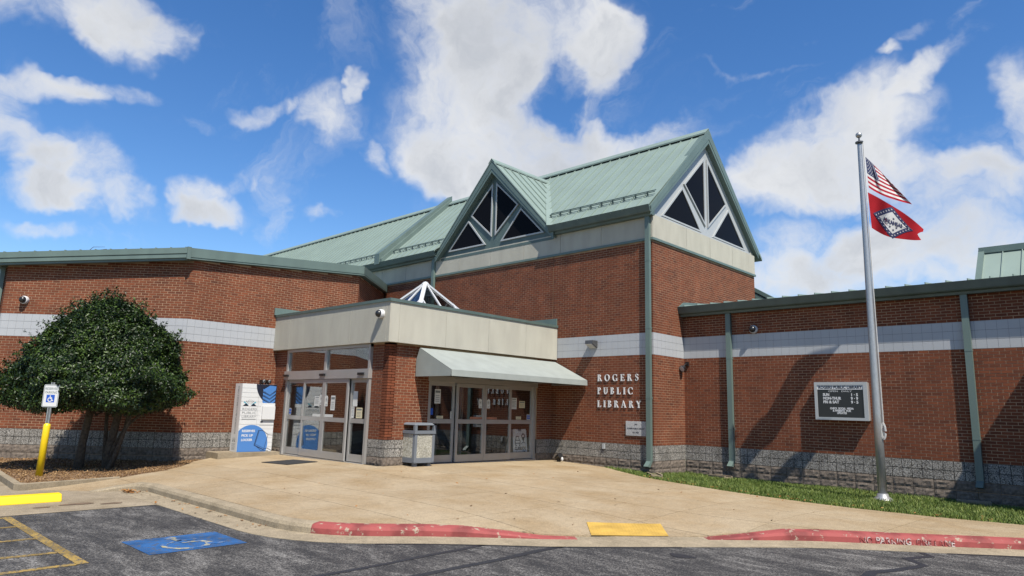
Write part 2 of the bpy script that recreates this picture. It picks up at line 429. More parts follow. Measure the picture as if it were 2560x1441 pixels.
M['board'] = mat('white_plastic', (0.95, 0.95, 0.94), 0.4, 0.01, 2)
M['white_bar'] = mat('white_bar', (0.50, 0.51, 0.525), 0.35, 0.02, 2)
M['black'] = mat('black_plastic', (0.015, 0.015, 0.016), 0.3, 0.02, 2)
M['void'] = mat('dark_interior', (0.02, 0.019, 0.018), 0.9, 0.05, 1)  # near black: the dimness of the unlit inside is put into the colour
M['room'] = mat('lobby_wall', (0.018, 0.014, 0.012), 0.9, 0.1, 1)  # lobby walls painted almost black to stand for the shade indoors
M['glass'] = glass_mat('door_glass', (0.90, 0.91, 0.90), 0.075)
M['skyglass'] = glass_mat('skylight_glass', (0.42, 0.45, 0.47), 0.05)
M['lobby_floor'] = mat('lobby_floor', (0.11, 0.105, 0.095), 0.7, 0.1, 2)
m, nt, b = new_mat('tinted_glass')
b.inputs['Base Color'].default_value = (0.006, 0.006, 0.007, 1); b.inputs['Roughness'].default_value = 0.03; b.inputs['Specular IOR Level'].default_value = 0.035
M['tint'] = m
M['awning'] = mat('awning_canvas', (0.262, 0.285, 0.264), 0.85, 0.05, 2.5, 0.25, 160)
M['asphalt'] = asphalt_mat()
M['tar'] = mat('tar', (0.022, 0.022, 0.024), 0.55, 0.1, 10)
M['walk'] = concrete_mat('walk_concrete', (0.355, 0.28, 0.182), (0.29, 0.208, 0.115))
M['walk2'] = concrete_mat('curb_concrete', (0.33, 0.27, 0.185), (0.24, 0.195, 0.13), 2.5)
M['pad'] = concrete_mat('grey_concrete', (0.31, 0.255, 0.18), (0.215, 0.17, 0.112), 1.4)
M['red'] = worn_mat('red_curb_paint', (0.30, 0.068, 0.062), (0.34, 0.285, 0.21), 0.605, 9.0, 0.022)
M['lineyellow'] = worn_mat('yellow_line_paint', (0.34, 0.225, 0.055), (0.07, 0.068, 0.065), 0.535, 30.0, 0.08)
M['lineblue'] = worn_mat('blue_marking_paint', (0.022, 0.10, 0.27), (0.06, 0.072, 0.095), 0.57, 12.0, 0.07)
M['linewhite'] = worn_mat('worn_white_paint', (0.36, 0.33, 0.20), (0.022, 0.10, 0.27), 0.49, 9.0, 0.06)
M['curbwhite'] = worn_mat('worn_stencil_paint', (0.50, 0.44, 0.41), (0.28, 0.055, 0.05), 0.475, 10.0, 0.05)
M['yellow'] = mat('yellow_paint', (0.80, 0.55, 0.008), 0.35, 0.04, 5)
M['tactile'] = mat('tactile_yellow', (0.50, 0.31, 0.055), 0.75, 0.14, 3.5)
M['bark'] = mat('bark', (0.075, 0.058, 0.042), 0.95, 0.3, 18, 0.8, 40)
M['leaf'] = leaf_mat('holly_leaf', (0.008, 0.018, 0.006), (0.062, 0.105, 0.018), 0.38, 0.22)
M['grass'] = leaf_mat('grass_blade', (0.065, 0.108, 0.014), (0.23, 0.265, 0.065), 0.6, 0.3)
M['soil'] = mat('soil', (0.05, 0.055, 0.02), 0.95, 0.3, 12)
M['mulch'] = leaf_mat('bark_chip', (0.11, 0.058, 0.024), (0.40, 0.255, 0.125), 0.9, 0.2)
M['mulchbase'] = mat('mulch_soil', (0.20, 0.12, 0.06), 0.95, 0.3, 30, 0.8, 60)
M['dryleaf'] = leaf_mat('dry_leaf', (0.20, 0.08, 0.02), (0.42, 0.22, 0.08), 0.8, 0.2)
M['ground'] = mat('far_ground', (0.10, 0.12, 0.06), 0.95, 0.2, 0.2)
M['steel'] = mat('brushed_aluminium', (0.42, 0.42, 0.415), 0.36, 0.05, 30, metal=0.6, stretch=(1, 1, 0.5))
M['galv'] = mat('galvanised_steel', (0.36, 0.38, 0.38), 0.5, 0.08, 20, metal=0.6)
M['binframe'] = mat('bin_grey_plastic', (0.145, 0.16, 0.18), 0.45, 0.04, 4)
M['binpanel'] = speckle_mat('bin_pebble_panel', [(0, (0.15, 0.135, 0.105)), (0.18, (0.28, 0.265, 0.21)), (0.5, (0.40, 0.385, 0.32)), (0.85, (0.52, 0.50, 0.44))], 95, 0.8, 0.6)
M['signblue'] = mat('sign_blue', (0.012, 0.08, 0.42), 0.4, 0.02, 3)
M['navy'] = mat('navy_print', (0.012, 0.014, 0.028), 0.4, 0.02, 3)
M['lockblue'] = mat('blue_print', (0.065, 0.19, 0.47), 0.4, 0.02, 3)
M['teal'] = mat('teal_print', (0.10, 0.33, 0.42), 0.4, 0.02, 3)
M['signgreen'] = mat('dark_green_print', (0.015, 0.07, 0.05), 0.4, 0.02, 3)
M['paper'] = mat('paper', (0.58, 0.58, 0.55), 0.7, 0.03, 5)
M['cream'] = mat('cream_paper', (0.62, 0.55, 0.36), 0.7, 0.03, 5)
M['greyink'] = mat('grey_ink', (0.16, 0.17, 0.17), 0.7, 0.02, 5)
M['granite'] = speckle_mat('granite_plaque', [(0, (0.26, 0.26, 0.26)), (0.3, (0.38, 0.38, 0.38)), (0.6, (0.46, 0.46, 0.45)), (0.9, (0.55, 0.55, 0.54))], 140, 0.5, 0.15)
M['redcloth'] = mat('red_cloth', (0.30, 0.016, 0.022), 0.9, 0.06, 4, spec=0.05)
M['redstripe'] = mat('red_stripe_cloth', (0.29, 0.016, 0.028), 0.9, 0.05, 4, spec=0.05)
M['whitecloth'] = mat('white_cloth', (0.52, 0.51, 0.49), 0.8, 0.04, 4)
M['bluecloth'] = mat('navy_cloth', (0.014, 0.02, 0.075), 0.8, 0.05, 4)
M['rope'] = mat('rope', (0.62, 0.60, 0.56), 0.8, 0.05, 20)
M['mat'] = mat('black_rubber', (0.018, 0.018, 0.019), 0.75, 0.1, 20)
M['lampglass'] = mat('lamp_lens', (0.55, 0.55, 0.52), 0.25, 0.02, 3)
M['bronze'] = mat('bronze_metal', (0.10, 0.10, 0.10), 0.4, 0.05, 4, metal=0.5)

# ------------------------------------------------------------------ mesh building
class MB:
    def __init__(s): s.v = []; s.f = []; s.m = []
    def add(s, verts, faces, mi=0):
        o = len(s.v); s.v.extend([tuple(v) for v in verts])
        for f in faces: s.f.append(tuple(o + i for i in f)); s.m.append(mi)
        return s
    def box(s, x0, x1, y0, y1, z0, z1, mi=0):
        return s.hexa([(x0, y0, z0), (x1, y0, z0), (x1, y1, z0), (x0, y1, z0), (x0, y0, z1), (x1, y0, z1), (x1, y1, z1), (x0, y1, z1)], mi)
    def hexa(s, p, mi=0):
        return s.add(p, [(0, 3, 2, 1), (4, 5, 6, 7), (0, 1, 5, 4), (1, 2, 6, 5), (2, 3, 7, 6), (3, 0, 4, 7)], mi)
    def obox(s, c, u, v, w, mi=0):
        """box about centre c with half-axis vectors u, v, w"""
        c, u, v, w = map(Vector, (c, u, v, w))
        p = [c - u - v - w, c + u - v - w, c + u + v - w, c - u + v - w, c - u - v + w, c + u - v + w, c + u + v + w, c - u + v + w]
        if u.cross(v).dot(w) < 0: p = [p[i] for i in (3, 2, 1, 0, 7, 6, 5, 4)]
        return s.hexa(p, mi)
    def bar(s, a, b, w, h, up=(0, 0, 1), mi=0):
        """square bar from a to b, w across, h along up"""
        a, b, up = Vector(a), Vector(b), Vector(up)
        d = (b - a); side = d.cross(up).normalized(); upn = side.cross(d).normalized()
        return s.obox((a + b) / 2, d / 2, side * w / 2, upn * h / 2, mi)
    def quad(s, a, b, c, d, mi=0): return s.add([a, b, c, d], [(0, 1, 2, 3)], mi)
    def poly(s, pts, mi=0): return s.add(pts, [tuple(range(len(pts)))], mi)
    def prism(s, pts, d, mi=0):
        """polygon pts (3d) pushed along vector d"""
        n = len(pts); d = Vector(d); q = [tuple(Vector(p) + d) for p in pts]
        s.add(list(pts) + q, [tuple(range(n))[::-1], tuple(range(n, 2 * n))] + [(i, (i + 1) % n, n + (i + 1) % n, n + i) for i in range(n)], mi)
        return s
    def tube(s, pts, r, seg=8, mi=0, cap=True):
        pts = [Vector(p) for p in pts]; n = len(pts)
        rr = r if isinstance(r, (list, tuple)) else [r] * n
        ref = Vector((0.13, 0.31, 0.94)); o = len(s.v)
        for i, p in enumerate(pts):
            d = (pts[min(i + 1, n - 1)] - pts[max(i - 1, 0)]).normalized()
            a = d.cross(ref)
            if a.length < 1e-3: a = d.cross(Vector((1, 0, 0)))
            a.normalize(); b2 = d.cross(a)
            for k in range(seg):
                t = 2 * math.pi * k / seg
                s.v.append(tuple(p + (a * math.cos(t) + b2 * math.sin(t)) * rr[i]))
        for i in range(n - 1):
            for k in range(seg):
                k2 = (k + 1) % seg
                s.f.append((o + i * seg + k, o + i * seg + k2, o + (i + 1) * seg + k2, o + (i + 1) * seg + k)); s.m.append(mi)
        if cap:
            s.f.append(tuple(o + k for k in range(seg))[::-1]); s.m.append(mi)
            s.f.append(tuple(o + (n - 1) * seg + k for k in range(seg))); s.m.append(mi)
        return s
    def lathe(s, c, prof, seg=16, mi=0):
        """prof: (radius, z) pairs about the vertical axis at c"""
        c = Vector(c)
        s.tube([c + Vector((0, 0, z)) for _, z in prof], [max(r, 1e-4) for r, _ in prof], seg, mi)
        return s
    def sphere(s, c, r, seg=14, rings=9, mi=0, sc=(1, 1, 1)):
        o = len(s.v); c = Vector(c)
        for i in range(rings + 1):
            a = math.pi * i / rings
            for k in range(seg):
                t = 2 * math.pi * k / seg
                s.v.append((c.x + r * sc[0] * math.sin(a) * math.cos(t), c.y + r * sc[1] * math.sin(a) * math.sin(t), c.z + r * sc[2] * math.cos(a)))
        for i in range(rings):
            for k in range(seg):
                k2 = (k + 1) % seg
                s.f.append((o + i * seg + k, o + (i + 1) * seg + k, o + (i + 1) * seg + k2, o + i * seg + k2)); s.m.append(mi)
        return s
    def build(s, name, mats, parent=None, smooth=False, loc=None):
        if not isinstance(mats, (list, tuple)): mats = [mats]
        off = root_loc(parent) if parent is not None else Vector(loc or (0, 0, 0))
        me = bpy.data.meshes.new(name)
        v = np.array(s.v, dtype=np.float64) - np.array(off)
        me.from_pydata([tuple(x) for x in v], [], s.f)
        for m_ in mats: me.materials.append(m_)
        me.polygons.foreach_set('material_index', s.m)
        if smooth: me.polygons.foreach_set('use_smooth', [True] * len(s.f))
        me.update()
        o = bpy.data.objects.new(name, me); col.objects.link(o)
        if parent is not None: o.parent = parent
        else: o.location = off
        return o
def root_loc(o):
    """world location of an object whose ancestors are only translated"""
    v = Vector((0, 0, 0))
    while o is not None:
        v += Vector(o.location); o = o.parent
    return v
def empty(name, loc):
    o = bpy.data.objects.new(name, None); o.location = loc; o.empty_display_size = 0.2; col.objects.link(o); return o
def tag(o, label=None, cat=None, group=None, kind=None):
    if label: o['label'] = label
    if cat: o['category'] = cat
    if group: o['group'] = group
    if kind: o['kind'] = kind
    return o
def thing(name, loc, label, cat, group=None): return tag(empty(name, loc), label, cat, group)
def place(me, name, pos, parent, rz=0.0):
    """one more piece that shares mesh data, at world position pos"""
    o = bpy.data.objects.new(name, me); col.objects.link(o)
    o.parent = parent; o.location = Vector(pos) - root_loc(parent); o.rotation_euler = (0, 0, rz)
    return o
def smoothstep(a, b_, x):
    t = min(1, max(0, (x - a) / (b_ - a))); return t * t * (3 - 2 * t)

# flat or raised lettering, turned into a mesh standing at origin with axes (right, up, out)
def text_mesh(body, size, align='LEFT', depth=0.0, bold=0.0, spacing=1.0, width=1.0):
    cu = bpy.data.curves.new('t', 'FONT')
    cu.body = body; cu.size = size; cu.align_x = align; cu.extrude = depth; cu.offset = bold
    cu.space_character = spacing; cu.resolution_u = 3
    ob = bpy.data.objects.new('t', cu); col.objects.link(ob)
    dg = bpy.context.evaluated_depsgraph_get(); dg.update()
    me = bpy.data.meshes.new_from_object(ob.evaluated_get(dg))
    vs = [(v.co.x * width, v.co.y, v.co.z + depth) for v in me.vertices]
    fs = [tuple(p.vertices) for p in me.polygons]
    bpy.data.objects.remove(ob); bpy.data.curves.remove(cu); bpy.data.meshes.remove(me)
    return vs, fs
def put_text(mb, body, height, org, right, up, out, align='LEFT', depth=0.0, bold=0.0, spacing=1.0, fit=None, mi=0):
    """height is the capital height; fit stretches the line to that width"""
    right, up, out, org = map(Vector, (right, up, out, org))
    vs, fs = text_mesh(body, height / 0.73, align, depth, bold, spacing)
    if fit:
        xs = [v[0] for v in vs]; k = fit / (max(xs) - min(xs)); vs = [(v[0] * k, v[1], v[2]) for v in vs]
    mb.add([org + right * x + up * y + out * z for x, y, z in vs], fs, mi)
def ring_pts(n, rx, ry, a0=0, a1=360):
    return [(rx * math.cos(math.radians(a0 + (a1 - a0) * i / n)), ry * math.sin(math.radians(a0 + (a1 - a0) * i / n))) for i in range(n + 1)]
class Plane2:
    """draw flat print on a plane: org + right*x + up*y, lifted by out"""
    def __init__(s, mb, org, right, up, out, lift=0.002):
        s.mb = mb; s.o, s.r, s.u, s.n = map(Vector, (org, right, up, out)); s.l = lift
    def P(s, x, y, lift=None): return s.o + s.r * x + s.u * y + s.n * (s.l if lift is None else lift)
    def poly(s, pts, mi=0, lift=None): s.mb.poly([s.P(x, y, lift) for x, y in pts], mi)
    def rect(s, x0, y0, x1, y1, mi=0, lift=None): s.poly([(x0, y0), (x1, y0), (x1, y1), (x0, y1)], mi, lift)
    def line(s, pts, w, mi=0, lift=None, closed=False):
        if closed: pts = list(pts) + [pts[0]]
        for i in range(len(pts) - 1):
            a, b_ = Vector(pts[i]), Vector(pts[i + 1]); d = (b_ - a)
            if d.length < 1e-6: continue
            d.normalize(); n = Vector((-d.y, d.x)) * w / 2; e = d * w * 0.35
            s.poly([tuple(a - n - e), tuple(b_ - n + e), tuple(b_ + n + e), tuple(a + n - e)], mi, (s.l if lift is None else lift) + 0.00012 * (i % 2))
    def text(s, body, h, x, y, align='LEFT', mi=0, bold=0.0, fit=None, spacing=1.0, lift=None):
        put_text(s.mb, body, h, s.P(x, y, lift), s.r, s.u, s.n, align, 0.0, bold, spacing, fit, mi)
def clip_poly(pts, x0, y0, x1, y1):
    def cl(p, f, inter):
        out = []
        for i in range(len(p)):
            a, b_ = p[i - 1], p[i]
            fa, fb = f(a), f(b_)
            if fa != fb: out.append(inter(a, b_))
            if fb: out.append(b_)
        return out
    ix = lambda X: (lambda a, b_: (X, a[1] + (b_[1] - a[1]) * (X - a[0]) / (b_[0] - a[0])))
    iy = lambda Y: (lambda a, b_: (a[0] + (b_[0] - a[0]) * (Y - a[1]) / (b_[1] - a[1]), Y))
    for f, i_ in ((lambda p: p[0] >= x0, ix(x0)), (lambda p: p[0] <= x1, ix(x1)), (lambda p: p[1] >= y0, iy(y0)), (lambda p: p[1] <= y1, iy(y1))):
        pts = cl(pts, f, i_)
        if not pts: return []
    return pts
def star_pts(cx, cy, r, rot=90, inner=0.4):
    return [(cx + (r if i % 2 == 0 else r * inner) * math.cos(math.radians(rot + 36 * i)), cy + (r if i % 2 == 0 else r * inner) * math.sin(math.radians(rot + 36 * i))) for i in range(10)]
# the wheelchair symbol as strokes and a dot, unit square about the origin
def access_symbol(pl, cx, cy, s, mi, lift=None, w=0.11):
    T = lambda p: (cx + p[0] * s, cy + p[1] * s)
    pl.poly([T((-0.06 + 0.085 * math.cos(t), 0.40 + 0.085 * math.sin(t))) for t in np.linspace(0, 6.28, 14)[:-1]], mi, lift)
    pl.line([T(p) for p in ((-0.05, 0.30), (-0.02, -0.02), (0.20, -0.03), (0.31, -0.34), (0.40, -0.31))], w * s, mi, lift)
    pl.line([T(p) for p in ((-0.04, 0.14), (0.19, 0.13))], w * s * 0.85, mi, None if lift is None else lift + 0.0003)
    pl.line([T((-0.05 + 0.29 * math.cos(math.radians(a)), -0.17 + 0.29 * math.sin(math.radians(a)))) for a in range(110, 361, 25)], w * s, mi, None if lift is None else lift + 0.0006)
# ------------------------------------------------------------------ ground
ZA = -0.85                                            # asphalt level
def structure(o): o['kind'] = 'structure'; return o
CTRL = np.array([(-3.6, -6.15, -.56), (-4.3, -6.2, -.56), (-8.45, -6.2, -.59), (-3.6, -3, -.575), (-3.62, 0, -.61), (-1.36, 0, -.68), (-.35, 0, -.73),
  (-9.1, -7.7, -.63), (-4.2, -11.15, -.725), (-2.3, -11.18, -.71), (.7, -11.19, -.71), (2.07, -10.6, -.71), (2.93, -9.56, -.72), (4.05, -8.9, -.832), (4.6, -8.1, -.836), (5.2, -7.2, -.832),
  (5.96, -6.15, -.715), (7.37, -4.96, -.71), (8.4, -4.2, -.71), (11, -1.8, -.71), (14, 0.6, -.71), (3.2, -7.2, -.735), (.3, -.9, -.735), (3.7, -2.1, -.745), (8.1, -2, -.755),
  (2, 1.65, -.80), (7, 1.65, -.84), (13, 1.65, -.86), (0, 1.65, -.78), (-5.85, -11.07, -.745), (-5.3, -12.95, -.848), (-4.45, -12.0, -.842), (-4.3, -11.55, -.79), (-6.5, -10.1, -.72), (-8.5, -8.6, -.70), (-2, -8.5, -.64), (1.5, -5, -.67), (-12.6, -12.6, -.80), (-9, -12.6, -.78), (-12, -11.5, -.78)])
def tps_fit(P, lam=0.02):
    n = len(P); d = np.linalg.norm(P[:, None, :2] - P[None, :, :2], axis=2)
    K = np.where(d > 0, d * d * np.log(d + 1e-9), 0) + lam * np.eye(n)
    A = np.zeros((n + 3, n + 3)); A[:n, :n] = K; A[:n, n] = 1; A[:n, n + 1:] = P[:, :2]; A[n, :n] = 1; A[n + 1:, :n] = P[:, :2].T
    return np.linalg.solve(A, np.concatenate([P[:, 2], np.zeros(3)]))
TW = tps_fit(CTRL)
def gz(x, y):
    d = np.hypot(CTRL[:, 0] - x, CTRL[:, 1] - y)
    k = np.where(d > 0, d * d * np.log(d + 1e-9), 0)
    return float(k @ TW[:-3] + TW[-3] + TW[-2] * x + TW[-1] * y)

mb = MB(); mb.box(-320, 320, -320, 320, -1.6, -1.15)
structure(mb.build('ground', M['ground']))
# curb line (top edge, street side), from the left driveway round the corner to beyond the right of the picture
def bez(p0, p1, p2, n):
    return [((1 - t) ** 2 * p0[0] + 2 * t * (1 - t) * p1[0] + t * t * p2[0], (1 - t) ** 2 * p0[1] + 2 * t * (1 - t) * p1[1] + t * t * p2[1]) for t in np.linspace(0, 1, n)]
CURB = [(-4.45, -12.0), (-4.42, -11.6), (-4.25, -11.3), (-3.9, -11.16)] + [(x, -11.17) for x in np.arange(-3.4, 0.7, 0.5)] + bez((0.7, -11.17), (1.65, -11.17), (2.25, -10.42), 7) \
     + [(2.62, -9.96), (2.97, -9.58), (3.35, -9.2), (3.75, -8.82), (4.05, -8.47), (4.45, -7.98), (4.85, -7.47), (5.2, -7.03), (5.55, -6.62), (5.96, -6.13), (6.3, -5.8), (6.68, -5.49), (7.05, -5.2), (7.4, -4.92), (7.9, -4.5), (8.4, -4.1), (9.2, -3.35), (10.2, -2.4), (12, -0.7), (14, 1.2)]
CURB = [np.array(p, float) for p in CURB]
def curb_top(x, y):
    """curb height: full, but flush at the ramp and at the driveway end"""
    s = x
    h = 0.14
    r = smoothstep(2.75, 4.0, s) * (1 - smoothstep(5.2, 6.0, s))
    if y > -9.9 and s > 2.6: h = 0.14 * (1 - r) + 0.016 * r
    if s < -3.9: h = 0.14 * (1 - smoothstep(-11.25, -12.0, y)) + 0.006
    return ZA + h
def offset_line(line, d):
    out = []
    for i in range(len(line)):
        t = line[min(i + 1, len(line) - 1)] - line[max(i - 1, 0)]; t = t / np.linalg.norm(t)
        out.append(line[i] + d * np.array([t[1], -t[0]]))          # positive: to the right of travel (street side)
    return out
GUT = offset_line(CURB, 0.46)
LIP = offset_line(CURB, 0.05)
INN = offset_line(CURB, -0.15)
# asphalt: one sheet to beyond the camera; edge follows the gutter
mb = MB()
edge = [(-2.22, -60)] + [(-2.22, -14.5), (-2.22, -11.68)] + [tuple(GUT[i]) for i in range(len(GUT)) if GUT[i][0] > -2.1] + [(60, 40), (90, 40), (90, -60)]
mb.poly([(x, y, ZA) for x, y in edge]); o = structure(mb.build('asphalt', M['asphalt']))
bm = bmesh.new(); bm.from_mesh(o.data); bmesh.ops.triangulate(bm, faces=bm.faces); bm.to_mesh(o.data); bm.free()
# concrete gutter apron between asphalt and curb
mb = MB()
for i in range(len(CURB) - 1):
    a, b_, c, d = LIP[i], LIP[i + 1], GUT[i + 1], GUT[i]
    if max(a[0], b_[0]) < -4.2: continue
    mb.quad((*d, ZA + .006), (*c, ZA + .006), (*b_, ZA + .018), (*a, ZA + .018))
    mb.quad((*d, ZA - .05), (*c, ZA - .05), (*c, ZA + .006), (*d, ZA + .006))
structure(mb.build('gutter', M['walk2']))
# flush concrete of the parking end at the left
mb = MB(); mb.poly([(-2.225, -40, ZA + .004), (-2.225, -11.62, ZA + .004), (-4.3, -11.45, ZA + .004), (-4.9, -11.0, ZA + .004), (-14, -11.0, ZA + .004), (-14, -40, ZA + .004)])
o = structure(mb.build('parking_end', M['pad']))
# curb: profile swept along the line; the red lengths are painted
RED = lambda x, y: (x > 1.62 and x < 4.02 and y > -11.12) or x > 5.3
mb = MB()
prof_n = 5
rows = []
for i in range(len(CURB)):
    zt = curb_top(*CURB[i]); hgt = max(zt - ZA, 0.012)
    r = [(LIP[i], ZA - 0.06), (LIP[i] * .9 + CURB[i] * .1, ZA + hgt * 0.62), (LIP[i] * .45 + CURB[i] * .55, ZA + hgt * 0.92), (CURB[i] * .8 + INN[i] * .2, zt), (INN[i], zt + 0.004), (INN[i], ZA - 0.1)]
    rows.append([(p[0], p[1], z) for p, z in r])
for i in range(len(rows) - 1):
    mid = (CURB[i] + CURB[i + 1]) / 2
    mi = 1 if RED(*mid) else 0
    for k in range(5):
        mb.quad(rows[i][k], rows[i][k + 1], rows[i + 1][k + 1], rows[i + 1][k], mi if k < 4 else 0)
curb_o = structure(mb.build('curb', [M['walk2'], M['red']]))
for p in curb_o.data.polygons: p.use_smooth = False
# worn stencil on the red curb face
mb = MB()
def curb_text(body, x_start, w):
    vs, fs = text_mesh(body, 0.088 / 0.73, 'LEFT', 0, 0.002)
    xs = [v[0] for v in vs]; k = w / (max(xs) - min(xs))
    seg = [LIP[i] for i in range(len(LIP)) if LIP[i][0] > x_start]
    L_ = [0]
    for i in range(1, len(seg)): L_.append(L_[-1] + np.linalg.norm(seg[i] - seg[i - 1]))
    out = []
    for x, y, _ in vs:
        s = (x - min(xs)) * k; j = max(0, min(len(seg) - 2, int(np.searchsorted(L_, s)) - 1)); f = (s - L_[j]) / (L_[j + 1] - L_[j])
        q = seg[j] * (1 - f) + seg[j + 1] * f; t = (seg[j + 1] - seg[j]); t = t / np.linalg.norm(t); n = np.array([t[1], -t[0]])
        q = q + n * 0.006
        out.append((q[0], q[1], ZA + 0.022 + y))
    mb.add(out, fs)
curb_text('NO PARKING  FIRE LANE', 6.55, 1.25)
o = mb.build('stencil', M['curbwhite'], curb_o); o['label'] = 'worn white NO PARKING FIRE LANE stencil'

# pavement: one slab per joint square, following the fall of the ground
GRASS = [(-1.62, -0.02), (-1.0, -0.33), (0.25, -0.92), (1.0, -1.2), (1.8, -1.46), (2.8, -1.82), (3.7, -2.08), (4.8, -2.33), (5.7, -2.42), (6.9, -2.33), (8.1, -2.0), (9.5, -1.3), (11, -0.35), (13.4, 1.4)]
inner = [tuple(p) for p in INN]
walk = inner + [(13.7, 1.45)] + GRASS[::-1] + [(-3.6, -0.02), (-3.7, -0.02), (-3.7, -6.24), (-9.11, -6.24), (-9.11, -7.95), (-8.85, -7.95), (-8.4, -8.62), (-7.3, -9.35), (-6.48, -10.05), (-5.98, -10.75), (-5.72, -11.2), (-5.3, -12.9)]
pave = structure(empty('pavement', (0, -5, -.7)))
def poly_area(p): return 0.5 * sum(p[i - 1][0] * p[i][1] - p[i][0] * p[i - 1][1] for i in range(len(p)))
XJ = [-10, -8.2, -6.5, -4.9, -3.3, -1.7, -0.2, 0.8, 2.45, 4.0, 5.5, 6.9, 8.4, 9.9, 11.4, 14.5]
YJ = [-13.4, -11.2, -9.9, -8.8, -6.88, -5.68, -4.2, -2.75, -1.3, 0.2, 2.0]
def slab_mesh(pts, skirt=True):
    bm = bmesh.new()
    vs = [bm.verts.new((x, y, 0)) for x, y in pts]
    f = bm.faces.new(vs)
    bmesh.ops.triangulate(bm, faces=[f])
    for _ in range(2):
        lng = [e for e in bm.edges if e.calc_length() > 0.55]
        if not lng: break
        bmesh.ops.subdivide_edges(bm, edges=lng, cuts=1)
        bmesh.ops.triangulate(bm, faces=bm.faces)
    for v in bm.verts: v.co.z = gz(v.co.x, v.co.y)
    if not skirt: return bm
    bnd = [e for e in bm.edges if e.is_boundary]
    r = bmesh.ops.extrude_edge_only(bm, edges=bnd)
    for v in r['geom']:
        if isinstance(v, bmesh.types.BMVert): v.co.z -= 0.09
    bmesh.ops.recalc_face_normals(bm, faces=bm.faces)
    return bm
for i in range(len(XJ) - 1):
    for j in range(len(YJ) - 1):
        g = 0.006
        p = clip_poly(walk, XJ[i] + g, YJ[j] + g, XJ[i + 1] - g, YJ[j + 1] - g)
        q = []
        for a in p:
            if not q or (abs(a[0] - q[-1][0]) + abs(a[1] - q[-1][1])) > 1e-3: q.append(a)
        if len(q) > 2 and abs(q[0][0] - q[-1][0]) + abs(q[0][1] - q[-1][1]) < 1e-3: q.pop()
        if len(q) < 3 or abs(poly_area(q)) < 0.02: continue
        bm = slab_mesh(q)
        me = bpy.data.meshes.new('slab'); bm.to_mesh(me); bm.free()
        if me.polygons and sum(pp.normal.z for pp in me.polygons) < 0: me.flip_normals()
        for v in me.vertices: v.co -= Vector(pave.location)
        me.materials.append(M['walk'])
        s_ = bpy.data.objects.new('slab', me); col.objects.link(s_); s_.parent = pave
# bed below the joints
bedbm = MB()
for i in range(len(XJ) - 1):
    for j in range(len(YJ) - 1):
        p = clip_poly(walk, XJ[i], YJ[j], XJ[i + 1], YJ[j + 1]); q = []
        for a in p:
            if not q or (abs(a[0] - q[-1][0]) + abs(a[1] - q[-1][1])) > 1e-3: q.append(a)
        if len(q) > 2 and abs(q[0][0] - q[-1][0]) + abs(q[0][1] - q[-1][1]) < 1e-3: q.pop()
        if len(q) < 3 or abs(poly_area(q)) < 0.02: continue
        bm = slab_mesh(q, False)
        bm.verts.index_update(); bedbm.add([(v.co.x, v.co.y, v.co.z - .016) for v in bm.verts], [[v.index for v in f.verts] for f in bm.faces]); bm.free()
bedbm.build('joint_bed', M['pad'], pave)

# markings on the asphalt, thin sheets of paint
z1 = ZA + .004
mb = MB()
def stripe(a, b_, w, z=z1):
    a, b_ = np.array(a), np.array(b_); d = (b_ - a) / np.linalg.norm(b_ - a); n = np.array([-d[1], d[0]]) * w / 2
    mb.quad((*(a - n), z), (*(b_ - n), z), (*(b_ + n), z), (*(a + n), z))
stripe((-2.15, -13.68), (1.62, -13.68), 0.11)
for x in (1.60, 0.86, -0.16, -1.2, -2.05): stripe((x, -13.74), (x + 0.02 - (0.16 if x < 1.5 else 0), -16.4), 0.10)
structure(mb.build('hatched_bay_lines', M['lineyellow']))
mb = MB(); mb.quad((0.66, -13.03, z1), (1.61, -13.03, z1), (1.61, -11.9, z1), (0.66, -11.9, z1), 0)
pl = Plane2(mb, (1.13, -12.46, z1), (0, 1, 0), (-1, 0, 0), (0, 0, 1), 0.004)
access_symbol(pl, 0, 0, 0.86, 1, w=0.075)
structure(mb.build('accessible_bay_marking', [M['lineblue'], M['linewhite']]))
mb = MB()
def ribbon(pts, ws, z):
    pts = [np.array(p) for p in pts]; L_, R_ = [], []
    for i in range(len(pts)):
        t = pts[min(i + 1, len(pts) - 1)] - pts[max(i - 1, 0)]; t = t / np.linalg.norm(t); n = np.array([-t[1], t[0]])
        w = (ws[i] if isinstance(ws, list) else ws) * (0.85 + 0.3 * rng.random())
        L_.append(pts[i] + n * w / 2); R_.append(pts[i] - n * w / 2)
    for i in range(len(pts) - 1): mb.quad((*R_[i], z), (*R_[i + 1], z), (*L_[i + 1], z), (*L_[i], z))
ribbon([(3.50, -9.62), (3.53, -10.1), (3.54, -10.6), (3.58, -11.1), (3.60, -11.6), (3.60, -12.3), (3.6, -13.2)], 0.085, z1)
ribbon([(4.20, -8.92), (4.19, -9.4), (4.23, -10.17), (4.22, -10.8), (4.23, -11.4), (4.25, -12.1), (4.2, -13)], 0.10, z1)
ribbon([(7.44, -5.50), (7.6, -5.68), (7.42, -6.10), (7.68, -6.38), (7.52, -6.95), (7.36, -7.3), (7.40, -7.6), (7.5, -8.3)], [.12, .08, .12, .10, .10, .13, .12, .1], z1)
ribbon([tuple(GUT[i] + (GUT[i] - LIP[i]) * 0.07) for i in range(len(GUT)) if 2.6 < GUT[i][0] < 5.4], 0.05, z1)
ribbon([tuple(GUT[i] + (GUT[i] - LIP[i]) * 0.07) for i in range(len(GUT)) if 7.4 < GUT[i][0] < 12], 0.06, z1)
mb.poly([(5.5 + .17 * math.cos(t) * (1 + .2 * math.sin(3 * t)), -8.26 + .1 * math.sin(t), z1) for t in np.linspace(0, 6.28, 15)[:-1]])
structure(mb.build('tar_seams', M['tar']))

